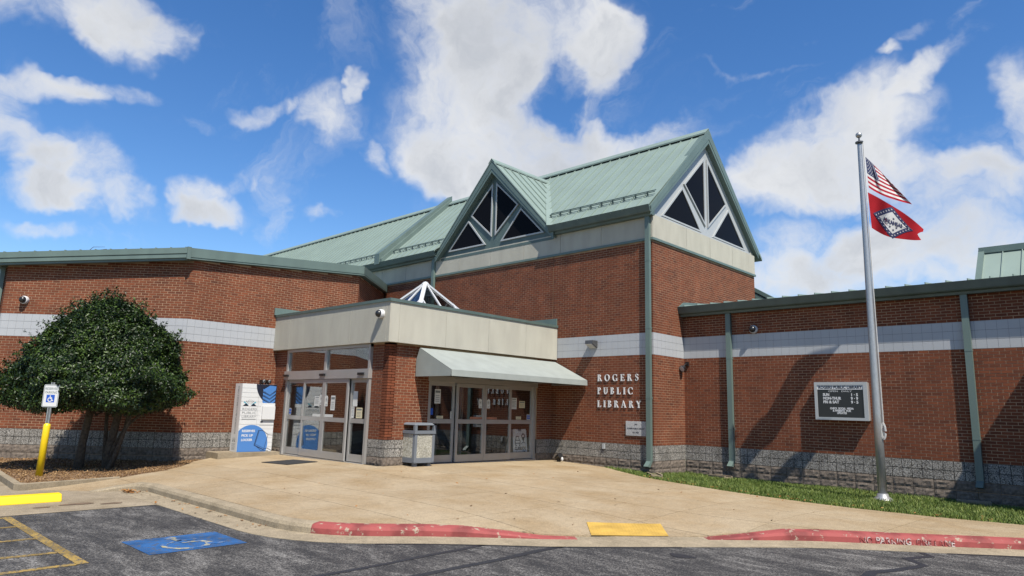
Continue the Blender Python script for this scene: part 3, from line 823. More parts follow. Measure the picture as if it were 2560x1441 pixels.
# lawn: soil sheet and blades
lawn_poly = GRASS + [(13.4, 1.65), (0.0, 1.65), (0, 0), (-1.62, 0)]
bm = bmesh.new(); f = bm.faces.new([bm.verts.new((x, y, 0)) for x, y in lawn_poly]); bmesh.ops.triangulate(bm, faces=[f])
for _ in range(3):
    lng = [e for e in bm.edges if e.calc_length() > 0.6]
    if lng: bmesh.ops.subdivide_edges(bm, edges=lng, cuts=1); bmesh.ops.triangulate(bm, faces=bm.faces)
for v in bm.verts: v.co.z = gz(v.co.x, v.co.y) - 0.03
me = bpy.data.meshes.new('lawn_soil'); bm.to_mesh(me); bm.free(); me.materials.append(M['soil'])
structure_o = bpy.data.objects.new('lawn', me); col.objects.link(structure_o); structure(structure_o)
def inside(poly, X, Y):
    r = np.zeros(len(X), bool); n = len(poly)
    for i in range(n):
        x0, y0 = poly[i - 1]; x1, y1 = poly[i]
        c = ((y0 > Y) != (y1 > Y)) & (X < (x1 - x0) * (Y - y0) / (y1 - y0 + 1e-12) + x0); r ^= c
    return r
def gzv(X, Y):
    d = np.hypot(CTRL[None, :, 0] - X[:, None], CTRL[None, :, 1] - Y[:, None])
    k = np.where(d > 0, d * d * np.log(d + 1e-9), 0)
    return k @ TW[:-3] + TW[-3] + TW[-2] * X + TW[-1] * Y
def raw_mesh(name, V, F, m_):
    me = bpy.data.meshes.new(name)
    nv, nf, k = len(V), len(F), F.shape[1]
    me.vertices.add(nv); me.vertices.foreach_set('co', V.astype(np.float32).ravel())
    me.loops.add(nf * k); me.loops.foreach_set('vertex_index', F.astype(np.int32).ravel())
    me.polygons.add(nf); me.polygons.foreach_set('loop_start', np.arange(0, nf * k, k, dtype=np.int32))
    try: me.polygons.foreach_set('loop_total', np.full(nf, k, dtype=np.int32))
    except Exception: pass
    me.materials.append(m_); me.update(calc_edges=True); me.validate()
    o = bpy.data.objects.new(name, me); col.objects.link(o); return o
def blades(n, poly, x0, x1, y0, y1, hmin, hmax):
    X = rng.uniform(x0, x1, n); Y = rng.uniform(y0, y1, n)
    k = inside(poly, X, Y); X, Y = X[k], Y[k]; n = len(X)
    # patchy: thinner and shorter in places
    pat = 0.5 + 0.5 * np.sin(X * 2.1 + 1.3 * np.sin(Y * 3.1)) * np.sin(Y * 2.7 + X)
    h = rng.uniform(hmin, hmax, n) * (0.75 + 0.4 * pat)
    Z = gzv(X, Y) - 0.035
    a = rng.uniform(0, 2 * np.pi, n); w = rng.uniform(0.004, 0.009, n); le = rng.uniform(0.1, 0.75, n) * h; b_ = rng.uniform(0, 2 * np.pi, n)
    V = np.zeros((n, 5, 3))
    ca, sa = np.cos(a) * w, np.sin(a) * w; cb, sb = np.cos(b_) * le, np.sin(b_) * le
    V[:, 0] = np.stack([X - ca, Y - sa, Z], 1); V[:, 1] = np.stack([X + ca, Y + sa, Z], 1)
    V[:, 2] = np.stack([X + ca * .8 + cb * .35, Y + sa * .8 + sb * .35, Z + h * .6], 1); V[:, 3] = np.stack([X - ca * .8 + cb * .35, Y - sa * .8 + sb * .35, Z + h * .6], 1)
    V[:, 4] = np.stack([X + cb, Y + sb, Z + h], 1)
    base = np.arange(n)[:, None] * 5
    F = np.concatenate([base + np.array([[0, 1, 2]]), base + np.array([[0, 2, 3]]), base + np.array([[3, 2, 4]])], 0)
    return raw_mesh('grass', V.reshape(-1, 3), F, M['grass'])
lp = [(x, y - 0.05) for x, y in GRASS] + [(13.4, 1.63), (0.03, 1.63), (0.03, -.03), (-1.62, -.03)]
g = blades(95000, lp, -1.7, 10.2, -2.5, 1.65, 0.045, 0.115)
tag(g, 'short green lawn strip between the right wing and the pavement', 'grass', kind='stuff')
# ------------------------------------------------------------------ the library
LIB = thing('library_building', (-3.0, 0.5, -0.9), 'red brick library with green metal roofs and a corner entrance', 'building')
C_ = 0.0677; BL = 0.2032                              # brick course and module
Z_BAND0, Z_BAND1 = 36 * C_, 45 * C_
LW_TOP = lambda x, y: 4.97 + 0.08 * (y + 8.88) + 0.005 * (x + 9.13)     # left wing roof
bricks = []                                            # (centre, u, n, length)
tiles, squares, splits = [], [], []
def wall(p0, p1, z0, z1, band=True, base=True, zoff=0.0, clip=None, out_z=-1.15, tn=(0, 0), skip=None, phase=0.0):
    p0, p1 = Vector((*p0, 0)), Vector((*p1, 0)); L_ = (p1 - p0).length; u = (p1 - p0) / L_; n = Vector((u.y, -u.x, 0))
    mbw = MB()
    def strip(za, zb, mi, back=0.22, face=0.0):
        a, b_ = p0 + n * face, p1 + n * face
        za0 = min(za, clip(a.x, a.y)) if clip else za; zb0 = min(zb, clip(a.x, a.y)) if clip else zb; zb1 = min(zb, clip(b_.x, b_.y)) if clip else zb
        a2, b2 = a - n * back + u * tn[0], b_ - n * back - u * tn[1]
        mbw.hexa([(a.x, a.y, za), (b_.x, b_.y, za), (b2.x, b2.y, za), (a2.x, a2.y, za), (a.x, a.y, zb0), (b_.x, b_.y, zb1), (b2.x, b2.y, zb1), (a2.x, a2.y, zb0)], mi)
    if base:
        strip(zoff - 6 * C_, zoff, 1, face=-0.002); strip(out_z, zoff - 6 * C_, 0, face=-0.012)
    strip(zoff + max(z0, 0), z1, 0)
    if band and z0 < Z_BAND0 and z1 > Z_BAND1: strip(Z_BAND0 + zoff, Z_BAND1 + zoff, 2, back=0.1, face=0.0012)
    o = mbw.build('wall', [M['mortar'], M['grout'], M['tile_grout']], LIB)
    # courses
    k0 = int(round(max(z0, 0) / C_))
    nk = int((z1 - zoff) / C_) + 1
    for k in range(k0, nk):
        if band and 36 <= k < 45: continue
        z = zoff + k * C_
        off = (phase + (BL / 2 if k % 2 else 0)) % BL
        s = off - BL
        while s < L_:
            a, b_ = max(s, 0), min(s + BL, L_)
            s += BL
            if a < BL * .4 and s - BL < 0 and b_ < 0.05: continue
            if L_ - b_ < 0.05: b_ = L_
            if a - 0 < 0.05 and a > 0: a = 0
            if b_ - a < 0.05: continue
            e = 0.0062
            a2, b2 = a + (e if a > 0 else 0), b_ - (e if b_ < L_ - 1e-6 else 0)
            m_ = p0 + u * ((a2 + b2) / 2)
            top = z + C_ - 0.005
            lim = (clip(m_.x, m_.y) if clip else z1)
            if top > lim: continue
            if skip and skip((a2 + b2) / 2, z): continue
            bricks.append((Vector((m_.x, m_.y, z + C_ / 2 - 0.0)), u, n, b2 - a2))
    if band and z0 < Z_BAND0 and z1 > Z_BAND1:
        for r in range(3):
            s = phase % BL - BL
            while s < L_:
                a, b_ = max(s, 0), min(s + BL, L_); s += BL
                if b_ - a < 0.03: continue
                if skip and skip((a + b_) / 2, Z_BAND0 + r * BL): continue
                m_ = p0 + u * ((a + b_) / 2)
                tiles.append((Vector((m_.x, m_.y, Z_BAND0 + zoff + (r + .5) * BL)), u, n, b_ - a - 0.005))
    if base:
        for r in range(2):
            s = phase % BL - BL
            while s < L_:
                a, b_ = max(s, 0), min(s + BL, L_); s += BL
                if b_ - a < 0.03: continue
                m_ = p0 + u * ((a + b_) / 2)
                squares.append((Vector((m_.x, m_.y, zoff - (r + .5) * BL)), u, n, b_ - a - 0.013))
        for r in range(3):
            s = phase % (2 * BL) - 2 * BL
            while s < L_:
                a, b_ = max(s, 0), min(s + 2 * BL, L_); s += 2 * BL
                if b_ - a < 0.03: continue
                m_ = p0 + u * ((a + b_) / 2)
                zc = zoff - (r + 2.5) * BL
                if zc + BL / 2 < gz(m_.x + n.x * .1, m_.y + n.y * .1) - 0.03: continue
                splits.append((Vector((m_.x, m_.y, zc)), u, n, b_ - a - 0.009))
    return o
S2 = math.sqrt(0.5)
C0 = (-9.13, -8.89); A1 = (C0[0] - 5.02 * S2, C0[1] - 5.02 * S2); B1 = (-9.13, -3.52); C1 = (B1[0] - 3.52, 0.0)
lwc = lambda x, y: LW_TOP(x, y) - 0.30
wall((-19, A1[1]), A1, 0, 5.2, clip=lwc)
wall(A1, C0, 0, 5.2, clip=lwc, phase=0.03)
wall(C0, B1, 0, 5.4, clip=lwc, skip=lambda s, z: s > 2.75 and z < 3.3 and z > -1)
wall(B1, C1, 2.0, 5.6, band=False, base=False, clip=lwc)
wall((-9.13, -6.2), (-8.46, -6.2), 0, 2.40, band=False)
wall((-4.27, -6.15), (-3.6, -6.15), 0, 2.40, band=False, zoff=0.05)
wall((-3.6, -6.15), (-3.6, -4.86), 0, 2.40, band=False, zoff=0.05, phase=0.1)
wall((-3.6, -0.68), (-3.6, 0), 0, 2.40, band=False)
wall((-31, 0), (-12.4, 0), 4.0, 5.66, band=False, base=False)
wall((-12.4, 0), (-3.62, 0), 3.2, 5.66, band=False, base=False)
wall((-3.6, 0), (0, 0), 0, 5.66, tn=(0, 0.22))
wall((0, 0), (0, 1.65), 0, 5.66, tn=(0.22, 0))
wall((0, 1.65), (0, 6.6), 3.55, 5.66, band=False, base=False, tn=(0, 0.22))
wall((0, 1.65), (9.5, 1.65), 0, 3.66)
wall((9.5, 1.65), (9.5, -0.2), 0, 3.66)
wall((9.5, -0.2), (15, -0.2), 0, 3.66)

# pick the pieces that show largest; they are single objects, the rest is one mesh
def show(c, n, length, h):
    d = c - CAM; dist = d.length
    f = d.dot(cF)
    if f <= 0: return 0
    x, y = d.dot(cR) / f, d.dot(cU) / f
    if abs(x) > 0.752 or abs(y) > 0.42: return 0
    c_ = -d.dot(n) / dist
    return max(c_, 0) * length * h / dist ** 2
def piece_mesh(name, L_, H, D, m_, front=None):
    """box lying along x, front towards -y; with front, a rough split face"""
    mb = MB()
    if not front: mb.box(-L_ / 2, L_ / 2, -D, 0.02, -H / 2, H / 2)
    else:
        nx, nz_ = 9, 5; r = np.random.default_rng(front)
        P = [[(-L_ / 2 + L_ * i / (nx - 1), -D * (1 if i in (0, nx - 1) or j in (0, nz_ - 1) else 1) - (0 if i in (0, nx - 1) or j in (0, nz_ - 1) else r.uniform(0.002, 0.018)), -H / 2 + H * j / (nz_ - 1)) for j in range(nz_)] for i in range(nx)]
        vs = [p for row in P for p in row]; fs = [(i * nz_ + j, (i + 1) * nz_ + j, (i + 1) * nz_ + j + 1, i * nz_ + j + 1) for i in range(nx - 1) for j in range(nz_ - 1)]
        mb.add(vs, fs); mb.box(-L_ / 2, L_ / 2, -D + .002, 0.02, -H / 2, H / 2)
    me = bpy.data.meshes.new(name); me.from_pydata(mb.v, [], mb.f); me.materials.append(m_); me.update(); return me
def lay(items, name, stuff, H, D, m_, full, cap=300, fronts=None):
    order = sorted(range(len(items)), key=lambda i: -show(items[i][0], items[i][2], items[i][3], H))
    single = [i for i in order[:cap] if show(items[i][0], items[i][2], items[i][3], H) > 0]
    cache = {}; rest = MB(); sset = set(single)
    for i, (c, u, n, L_) in enumerate(items):
        rz = math.atan2(u.y, u.x)
        if i in sset:
            key = (round(L_, 3), (i % len(fronts)) if fronts else 0)
            if key not in cache: cache[key] = piece_mesh(name, L_, H, D, m_, fronts[key[1]] if fronts else None)
            place(cache[key], name, c, LIB, rz)
        else:
            a, w = u * (L_ / 2), Vector((0, 0, H / 2))
            f0, bk = n * D, n * -0.001
            p = [c - a + f0 - w, c + a + f0 - w, c + a + f0 + w, c - a + f0 + w, c - a + bk - w, c + a + bk - w, c + a + bk + w, c - a + bk + w]
            rest.add(p, [(0, 1, 2, 3), (1, 5, 6, 2), (4, 0, 3, 7), (3, 2, 6, 7), (4, 5, 1, 0)])
    if rest.f:
        o = rest.build(stuff, m_, LIB); o['kind'] = 'stuff'
lay(bricks, 'brick', 'brickwork', C_ - 0.012, 0.0032, M['brick'], BL)
lay(tiles, 'tile', 'tilework', BL - 0.007, 0.005, M['tile'], BL)
lay(squares, 'block', 'blockwork', BL - 0.014, 0.014, M['block'], BL)
lay(splits, 'split_face_block', 'split_face_stonework', BL - 0.011, 0.009, M['split'], 2 * BL, fronts=[3, 5, 8, 13, 21])

# ---- tower upper band: green trim strip, stucco panels
def panel(p0, p1, z0, z1, d, m_, name='stucco_panel', gap=0.006):
    p0, p1 = Vector((*p0, 0)), Vector((*p1, 0)); u = (p1 - p0).normalized(); n = Vector((u.y, -u.x, 0)); p0 = p0 + u * gap; p1 = p1 - u * gap
    mb = MB(); a, b_ = p0 + n * d, p1 + n * d; a2, b2 = p0 - n * 0.03, p1 - n * 0.03
    mb.hexa([(a.x, a.y, z0), (b_.x, b_.y, z0), (b2.x, b2.y, z0), (a2.x, a2.y, z0), (a.x, a.y, z1), (b_.x, b_.y, z1), (b2.x, b2.y, z1), (a2.x, a2.y, z1)])
    return mb.build(name, m_, LIB)
ZT = 5.66
xs = [-31, -28, -25, -22, -19, -17.5, -15.93, -14.36, -12.8, -11.23, -9.66, -8.05, -6.47, -4.9, -3.33, -1.75, 0.03]
for a, b_ in zip(xs[:-1], xs[1:]): panel((a, 0), (b_, 0), ZT + .07, 6.36, 0.028, M['stucco'])
for a, b_ in zip([0.0, 1.87, 3.35, 4.9], [1.87, 3.35, 4.9, 6.62]): panel((0, a), (0, b_), ZT + .07, 6.40, 0.03, M['stucco'])
mb = MB(); mb.box(-31, 0.05, -0.055, 0.0, ZT, ZT + .068); mb.box(0.0, 0.056, 0.0, 6.64, ZT + .001, ZT + .069); mb.build('trim_strip', M['green'], LIB)
mb = MB(); mb.box(-31, -0.2, 0.06, 0.2, ZT, 6.55); mb.box(-0.2, -0.06, 0.06, 6.5, ZT, 6.42); mb.box(-31, -0.02, 6.4, 6.6, 3.5, 6.5); mb.build('upper_wall', M['stucco'], LIB)

# ---- main roof
RY, RZ, EY, EZ = 3.30, 9.93, -0.32, 6.55
SL = (RZ - EZ) / (RY - EY)
zr = lambda y: EZ + SL * (y - EY)
XD, DZ, DS, DY = -6.37, 9.47, 1.055, -0.22             # dormer axis, ridge height, slope, front
dorm_y = lambda x: EY + max(0.0, (DZ - DS * abs(x - XD) - EZ) / SL)      # where the dormer roof meets the main roof
roof_back = MB(); roof_back.prism([(-31, RY, RZ), (-31, 7.1, 6.4), (-31, 7.1, 6.3), (-31, RY, RZ - .1)], (31.1, 0, 0)); roof_back.build('roof_back', M['roof'], LIB)
PW = 0.406
sl_u = Vector((0, RY - EY, RZ - EZ)).normalized(); sl_n = Vector((0, -sl_u.z, sl_u.y))
def seam_panel(mb, a0, a1, b0, b1, across, nrm, seam=True):
    """roof pan with corners a0 a1 (low) b0 b1 (high), and a standing seam on its first side"""
    a0, a1, b0, b1 = map(Vector, (a0, a1, b0, b1)); t = nrm * 0.02
    mb.hexa([a0 - t, a1 - t, b1 - t, b0 - t, a0, a1, b1, b0])
    if seam: mb.bar(a0 + nrm * 0.018, b0 + nrm * 0.018, 0.02, 0.036, nrm)
n_pan = int(31 / PW)
full_me = None
for i in range(n_pan):
    x1 = 0.02 - i * PW; x0 = x1 - PW
    ya0, ya1 = dorm_y(x0), dorm_y(x1)
    if ya0 < EY + 1e-6 and ya1 < EY + 1e-6:
        if full_me is None:
            mb = MB(); seam_panel(mb, (0, EY, EZ), (PW, EY, EZ), (0, RY, RZ), (PW, RY, RZ), Vector((1, 0, 0)), sl_n)
            full_me = bpy.data.meshes.new('roof_panel'); full_me.from_pydata(mb.v, [], mb.f); full_me.materials.append(M['roof']); full_me.update()
        place(full_me, 'roof_panel', (x0, 0, 0), LIB)
    else:
        mb = MB(); seam_panel(mb, (x0, ya0, zr(ya0)), (x1, ya1, zr(ya1)), (x0, RY, RZ), (x1, RY, RZ), Vector((1, 0, 0)), sl_n)
        mb.build('roof_panel', M['roof'], LIB)
# ridge cap standing off on the seams, so a dark gap shows under its edge
def ridge(p0, p1, half_dir_a, half_dir_b, w, up, m_):
    mb = MB(); p0, p1 = Vector(p0), Vector(p1); t = Vector((0, 0, up))
    for hd in (half_dir_a, half_dir_b):
        hd = Vector(hd).normalized(); e = hd * w
        mb.hexa([p0 + t, p1 + t, p1 + t + e, p0 + t + e, p0 + t + Vector((0, 0, .022)), p1 + t + Vector((0, 0, .022)), p1 + t + e + Vector((0, 0, .022)), p0 + t + e + Vector((0, 0, .022))])
        mb.hexa([p0 + t + e + Vector((0, 0, -.03)), p1 + t + e + Vector((0, 0, -.03)), p1 + t + e * 1.03 + Vector((0, 0, -.03)), p0 + t + e * 1.03 + Vector((0, 0, -.03)),
                 p0 + t + e + Vector((0, 0, .02)), p1 + t + e + Vector((0, 0, .02)), p1 + t + e * 1.03 + Vector((0, 0, .02)), p0 + t + e * 1.03 + Vector((0, 0, .02))])
    return mb.build('ridge_cap', m_, LIB)
ridge((-31, RY, RZ), (0.10, RY, RZ), (0, -1, -SL), (0, 1, -SL), 0.27, 0.11, M['roof'])
# raised rake across the roof
mb = MB()
xr0, xr1 = -12.95, -12.5
mb.prism([(xr0, EY - .05, EZ - .02), (xr0, EY - .05, EZ + .42), (xr0, RY + .1, RZ + .42), (xr0, RY + .1, RZ)], (xr1 - xr0 - .12, 0, 0))
mb.prism([(xr1 - .12, EY, EZ), (xr1 - .12, EY, EZ + .2), (xr1 - .12, RY, RZ + .22), (xr1 - .12, RY, RZ)], (.12, 0, 0))
mb.build('roof_rake', M['green'], LIB)
# gutters
def gutter(x0, x1, yw, zb, name='gutter', sc=1.0):
    prof = [(0, 0), (-.13, 0), (-.145, .055), (-.235, .075), (-.255, .10), (-.32, .27), (-.30, .27), (-.22, .13), (-.02, .16), (0, .16)]
    mb = MB(); mb.prism([(x0, yw + p[0] * sc, zb + p[1] * sc) for p in prof], (x1 - x0, 0, 0))
    mb.box(x0, x1, yw - .02, yw + .02, zb + .16 * sc, zb + .25 * sc)
    return mb.build(name, M['green_dark'], LIB)
gutter(-31, -9.18, -0.03, 6.34); gutter(-3.62, 0.10, -0.03, 6.34)
mb = MB(); mb.box(-31, -9.15, EY + .03, 0.05, 6.49, 6.52); mb.box(-3.6, 0.03, EY + .03, 0.05, 6.49, 6.52); mb.build('soffit', M['green_dark'], LIB)
# snow guards
def snow_guard(x0, x1, y):
    mb = MB(); p = Vector((0, y, zr(y)))
    for k in (0, 1):
        q = p + sl_u * (0.10 * k) + sl_n * (0.095 + .0 * k)
        mb.bar(q + Vector((x0, 0, 0)), q + Vector((x1, 0, 0)), 0.03, 0.02, sl_n)
    x = x0 + .05
    while x < x1:
        q = p + Vector((x, 0, 0)); mb.bar(q + sl_n * .02 - sl_u * .05, q + sl_n * .11 + sl_u * .0, 0.05, 0.02, sl_n); mb.bar(q + sl_n * .05 + sl_u * .12, q + sl_n * .11 + sl_u * .0, 0.03, 0.02, sl_n)
        x += PW
    return mb.build('snow_guard', M['green_dark'], LIB)
snow_guard(-3.95, 0.0, 0.22); snow_guard(-12.4, -9.15, 0.22); snow_guard(-18, -13.0, 0.22)

# ---- gable with triangular window: local frame (origin, along, outward), apex and base
def gable(org, along, outw, half, apex, base, win_half, win_apex, win_base, ov, plate_m, frame_m, strut, rake_m):
    """org: point under the ridge on the wall plane"""
    o_, al, ou = Vector(org), Vector(along), Vector(outw)
    P = lambda x, z, d=0.0: o_ + al * x + ou * d + Vector((0, 0, z))
    k = (apex - base) / half
    # rakes: outer board and a recessed inner one
    for sgn in (-1, 1):
        mb = MB(); h = 0.30
        a, b_ = (0, apex), (sgn * (half + .04), base - .04)
        mb.hexa([P(a[0], a[1] - h * 1.38, ov - .03), P(b_[0] - sgn * .0, b_[1] - h * .62, ov - .03), P(b_[0] + sgn * .0, b_[1] - h * .62, -.06), P(a[0], a[1] - h * 1.38, -.06),
                 P(a[0], a[1], ov - .03), P(b_[0], b_[1], ov - .03), P(b_[0], b_[1], -.06), P(a[0], a[1], -.06)] if sgn > 0 else
                [P(b_[0], b_[1] - h * .62, ov - .03), P(a[0], a[1] - h * 1.38, ov - .03), P(a[0], a[1] - h * 1.38, -.06), P(b_[0], b_[1] - h * .62, -.06),
                 P(b_[0], b_[1], ov - .03), P(a[0], a[1], ov - .03), P(a[0], a[1], -.06), P(b_[0], b_[1], -.06)])
        # face board, standing proud on the outer edge, with a lip
        for (za, zb, d) in ((0.05, -.20, ov), (-.215, -.30, ov - .012)):
            lo = 0.78
            pts = [P(0, apex + za * 1.0, d), P(sgn * (half + .06), base - .06 + za * lo, d), P(sgn * (half + .06), base - .06 + zb * lo, d), P(0, apex + zb * 1.4, d)]
            mb.prism(pts if sgn < 0 else pts[::-1], -ou * 0.03)
        mb.build('rake_board', rake_m, LIB)
    # plate behind the glass
    mb = MB(); e = 0.12
    mb.prism([P(-half + e, base - .16, .0), P(half - e, base - .16, .0), P(half - e - .02, base + .02, .0), P(0, apex - .34, .0), P(-half + e + .02, base + .02, 0)], -ou * 0.05); mb.build('gable_plate', plate_m, LIB)
    mb = MB(); mb.prism([P(-half + .1, base - .24, .035), P(half - .1, base - .24, .035), P(half - .1, base - .15, .035), P(-half + .1, base - .15, .035)], -ou * 0.08); mb.build('gable_sill', plate_m, LIB)
    # four panes, each in its own frame
    W, A, B = win_half, win_apex, win_base; kk = (A - B) / W
    sx, sz = strut; g = 0.085
    panes = []
    for s in (-1, 1):
        panes.append([(s * g, B + .28), (s * g, A - g * kk), (s * (sx - .02), B + (W - sx) * kk + .05)])
        panes.append([(s * (W - .06), B + .03), (s * .36, B + .03), (s * (sx + .10), B + (W - sx - .10) * kk)])
    for pn in panes:
        cx = sum(p[0] for p in pn) / 3; cz = sum(p[1] for p in pn) / 3
        w = thing_part = MB()
        def shrink(t): # inward offset of the triangle by t
            out = []
            n_ = 3
            ar = sum(pn[i - 1][0] * pn[i][1] - pn[i][0] * pn[i - 1][1] for i in range(3)); sg = 1 if ar > 0 else -1
            lines = []
            for i in range(3):
                a, b_ = np.array(pn[i]), np.array(pn[(i + 1) % 3]); d = (b_ - a) / np.linalg.norm(b_ - a); nn = np.array([-d[1], d[0]]) * sg
                lines.append((a + nn * t, d))
            for i in range(3):
                (p, d), (q, e_) = lines[i - 1], lines[i]
                t_ = ((q[0] - p[0]) * e_[1] - (q[1] - p[1]) * e_[0]) / (d[0] * e_[1] - d[1] * e_[0]); r_ = p + d * t_; out.append((r_[0], r_[1]))
            return out
        inn = shrink(0.05)
        for i in range(3):
            j = (i + 1) % 3
            q = [pn[i], pn[j], inn[j], inn[i]]
            ar = sum(q[m_ - 1][0] * q[m_][1] - q[m_][0] * q[m_ - 1][1] for m_ in range(4))
            pts = [P(x, z, .045) for x, z in q]
            w.prism(pts, -ou * 0.04)
        fo = w.build('window_frame', frame_m, LIB)
        mp = MB(); mp.poly([P(x, z, .018) for x, z in inn]); 
        po = mp.build('pane', M['tint'], fo)
        nrm = po.data.polygons[0].normal
        if nrm.dot(ou) < 0: po.data.flip_normals()
# dormer facing the car park
gable((XD, 0, 0), (1, 0, 0), (0, -1, 0), 2.84, DZ, 6.47, 2.42, 8.78, 6.49, 0.22, M['green_dark'], M['alu_light'], (1.2, 1.08), M['green'])
# tower gable
gable((-0.06, 3.28, 0), (0, 1, 0), (1, 0, 0), 3.45, RZ + .02, 6.62, 2.80, 9.10, 6.46, 0.18, M['alu_light'], M['alu_light'], (1.42, 1.22), M['green'])
mb = MB(); mb.prism([(-.12, 3.28 - 3.3, 6.4), (-.12, 3.28 + 3.3, 6.4), (-.12, 3.28 + 3.2, 6.75), (-.12, 3.28, 9.8), (-.12, 3.28 - 3.2, 6.75)], (-.05, 0, 0)); mb.build('gable_wall', M['void'], LIB)
# dormer roof: pans run down from its ridge to the valley
for sgn in (1, -1):
    y0 = DY
    nrm = Vector((sgn * DS, 0, 1)).normalized()
    yv = EY + (DZ - EZ) / SL
    while y0 < yv - 0.02:
        y1 = min(y0 + PW, yv)
        xv = lambda y: XD + sgn * max(0, (DZ - zr(y)) / DS)
        f = lambda y: (XD + sgn * ((DZ - zr(y)) / DS if y > EY else 2.8))
        xa, xb = f(y0), f(y1)
        zA_, zB_ = DZ - DS * abs(xa - XD), DZ - DS * abs(xb - XD)
        mb = MB(); seam_panel(mb, (xa, y0, zA_), (xb, y1, zB_), (XD, y0, DZ), (XD, y1, DZ), None, nrm)
        mb.build('roof_panel', M['roof'], LIB)
        y0 = y1
    # valley flashing
    yv0 = EY + 0.02
    a = Vector((XD + sgn * (DZ - zr(yv0)) / DS, yv0, zr(yv0))); b_ = Vector((XD, yv, DZ))
    mb = MB(); off = Vector((sgn * .0, 0, .03)); mb.bar(a + off + Vector((sgn * .06, 0, .02)), b_ + off, 0.20, 0.03, (sgn * .3, -.35, 1)); mb.build('valley_flashing', M['roof'], LIB)
ridge((XD, DY - .02, DZ), (XD, EY + (DZ - EZ) / SL + .1, DZ), (1, 0, -DS), (-1, 0, -DS), 0.20, 0.07, M['roof'])

# ---- downspouts
def downspout(x, yw, z0, z1, w=0.135, d=0.10, gap=0.03, kick=True, shoe=0.15):
    mb = MB(); y1 = yw - gap; y0 = y1 - d
    mb.box(x - w / 2, x + w / 2, y0, y1, z0, z1)
    z = z1 - 1.3
    while z > z0 + .3:
        mb.box(x - w / 2 - .004, x + w / 2 + .004, y0 - .004, y1 + .03, z, z + .035); z -= 1.9
    if kick:
        mb.hexa([(x - w / 2, y0 - shoe, z0 - .13), (x + w / 2, y0 - shoe, z0 - .13), (x + w / 2, y1 - shoe * .8, z0 - .16), (x - w / 2, y1 - shoe * .8, z0 - .16), (x - w / 2, y0, z0), (x + w / 2, y0, z0), (x + w / 2, y1, z0), (x - w / 2, y1, z0)])
    return mb.build('downspout', M['green'], LIB)
downspout(-0.10, 0, -0.40, 6.34)
downspout(-9.46, 0, 3.5, 6.34, kick=False)
downspout(1.43, 1.65, -0.34, 3.68)
downspout(6.98, 1.65, -0.36, 3.68)

# ---- right wing roof
RW = MB()
RW.prism([(-.0, 1.34, 3.90), (-.0, 6.6, 4.5), (-.0, 6.6, 4.4), (-.0, 1.34, 3.86)], (14, 0, 0)); RW.build('roof', M['roof'], LIB, )
gutter(-0.10, 9.3, 1.62, 3.64)
mb = MB(); mb.hexa([(9.2, -.5, 3.86), (15, -.5, 3.86), (15, 2.2, 3.98), (9.2, 2.2, 3.98), (9.2, -.5, 3.92), (15, -.5, 3.92), (15, 2.2, 4.06), (9.2, 2.2, 4.06)]); mb.box(9.2, 9.26, -.5, 1.3, 3.64, 3.87); mb.box(9.26, 15, -.5, -.44, 3.64, 3.87); mb.build('roof', M['green'], LIB)
me_seam = None
mb = MB(); mb.bar((0, 1.31, 3.925), (0, 6.5, 4.52), 0.02, 0.055, (0, -.11, 1)); me_seam = bpy.data.meshes.new('roof_seam'); me_seam.from_pydata(mb.v, [], mb.f); me_seam.materials.append(M['roof']); me_seam.update()
for i in range(34): place(me_seam, 'roof_seam', (0.22 + i * PW, 0, 0), LIB)
mb = MB(); mb.prism([(0.012, 1.34, 3.92), (0.012, 1.62, 4.08), (0.012, 5.2, 4.46), (0.012, 5.2, 4.3)], (.03, 0, 0)); mb.build('step_flashing', M['green'], LIB)
# sloped clerestory roof further back over the right wing
CRX = 6.66
slc = Vector((0, 1.0, 1.05)).normalized(); nc = Vector((0, -slc.z, slc.y))
for i in range(11):
    mb = MB(); x0 = CRX + .12 + i * .43
    seam_panel(mb, (x0, 5.0, 4.25), (x0 + .43, 5.0, 4.25), (x0, 6.18, 5.49), (x0 + .43, 6.18, 5.49), None, nc); mb.build('roof_panel', M['roof'], LIB)
mb = MB(); mb.bar((CRX + .06, 5.0, 4.29), (CRX + .06, 6.2, 5.55), 0.14, 0.10, nc); mb.box(CRX, CRX + 5, 6.10, 6.35, 5.46, 5.63); mb.prism([(CRX + .02, 5.02, 4.2), (CRX + .02, 6.2, 5.44), (CRX + .02, 8.5, 4.2)], (.05, 0, 0)); mb.build('clerestory_trim', M['green'], LIB)
# end wall of the wing behind the tower
mb = MB(); mb.prism([(-4, 9.0, 3.5), (2.2, 9.0, 3.5), (2.2, 9.0, 3.75), (-1.3, 9.0, 5.75), (-4, 9.0, 5.75)], (0, .2, 0)); mb.build('rear_wall', M['stucco'], LIB)
mb = MB(); mb.bar((-1.4, 8.96, 5.88), (2.4, 8.96, 3.56), 0.2, 0.13, (.5, 0, .85)); mb.bar((-1.4, 8.93, 5.66), (2.4, 8.93, 3.36), 0.1, 0.14, (.5, 0, .85)); mb.build('rear_rake', M['green'], LIB)

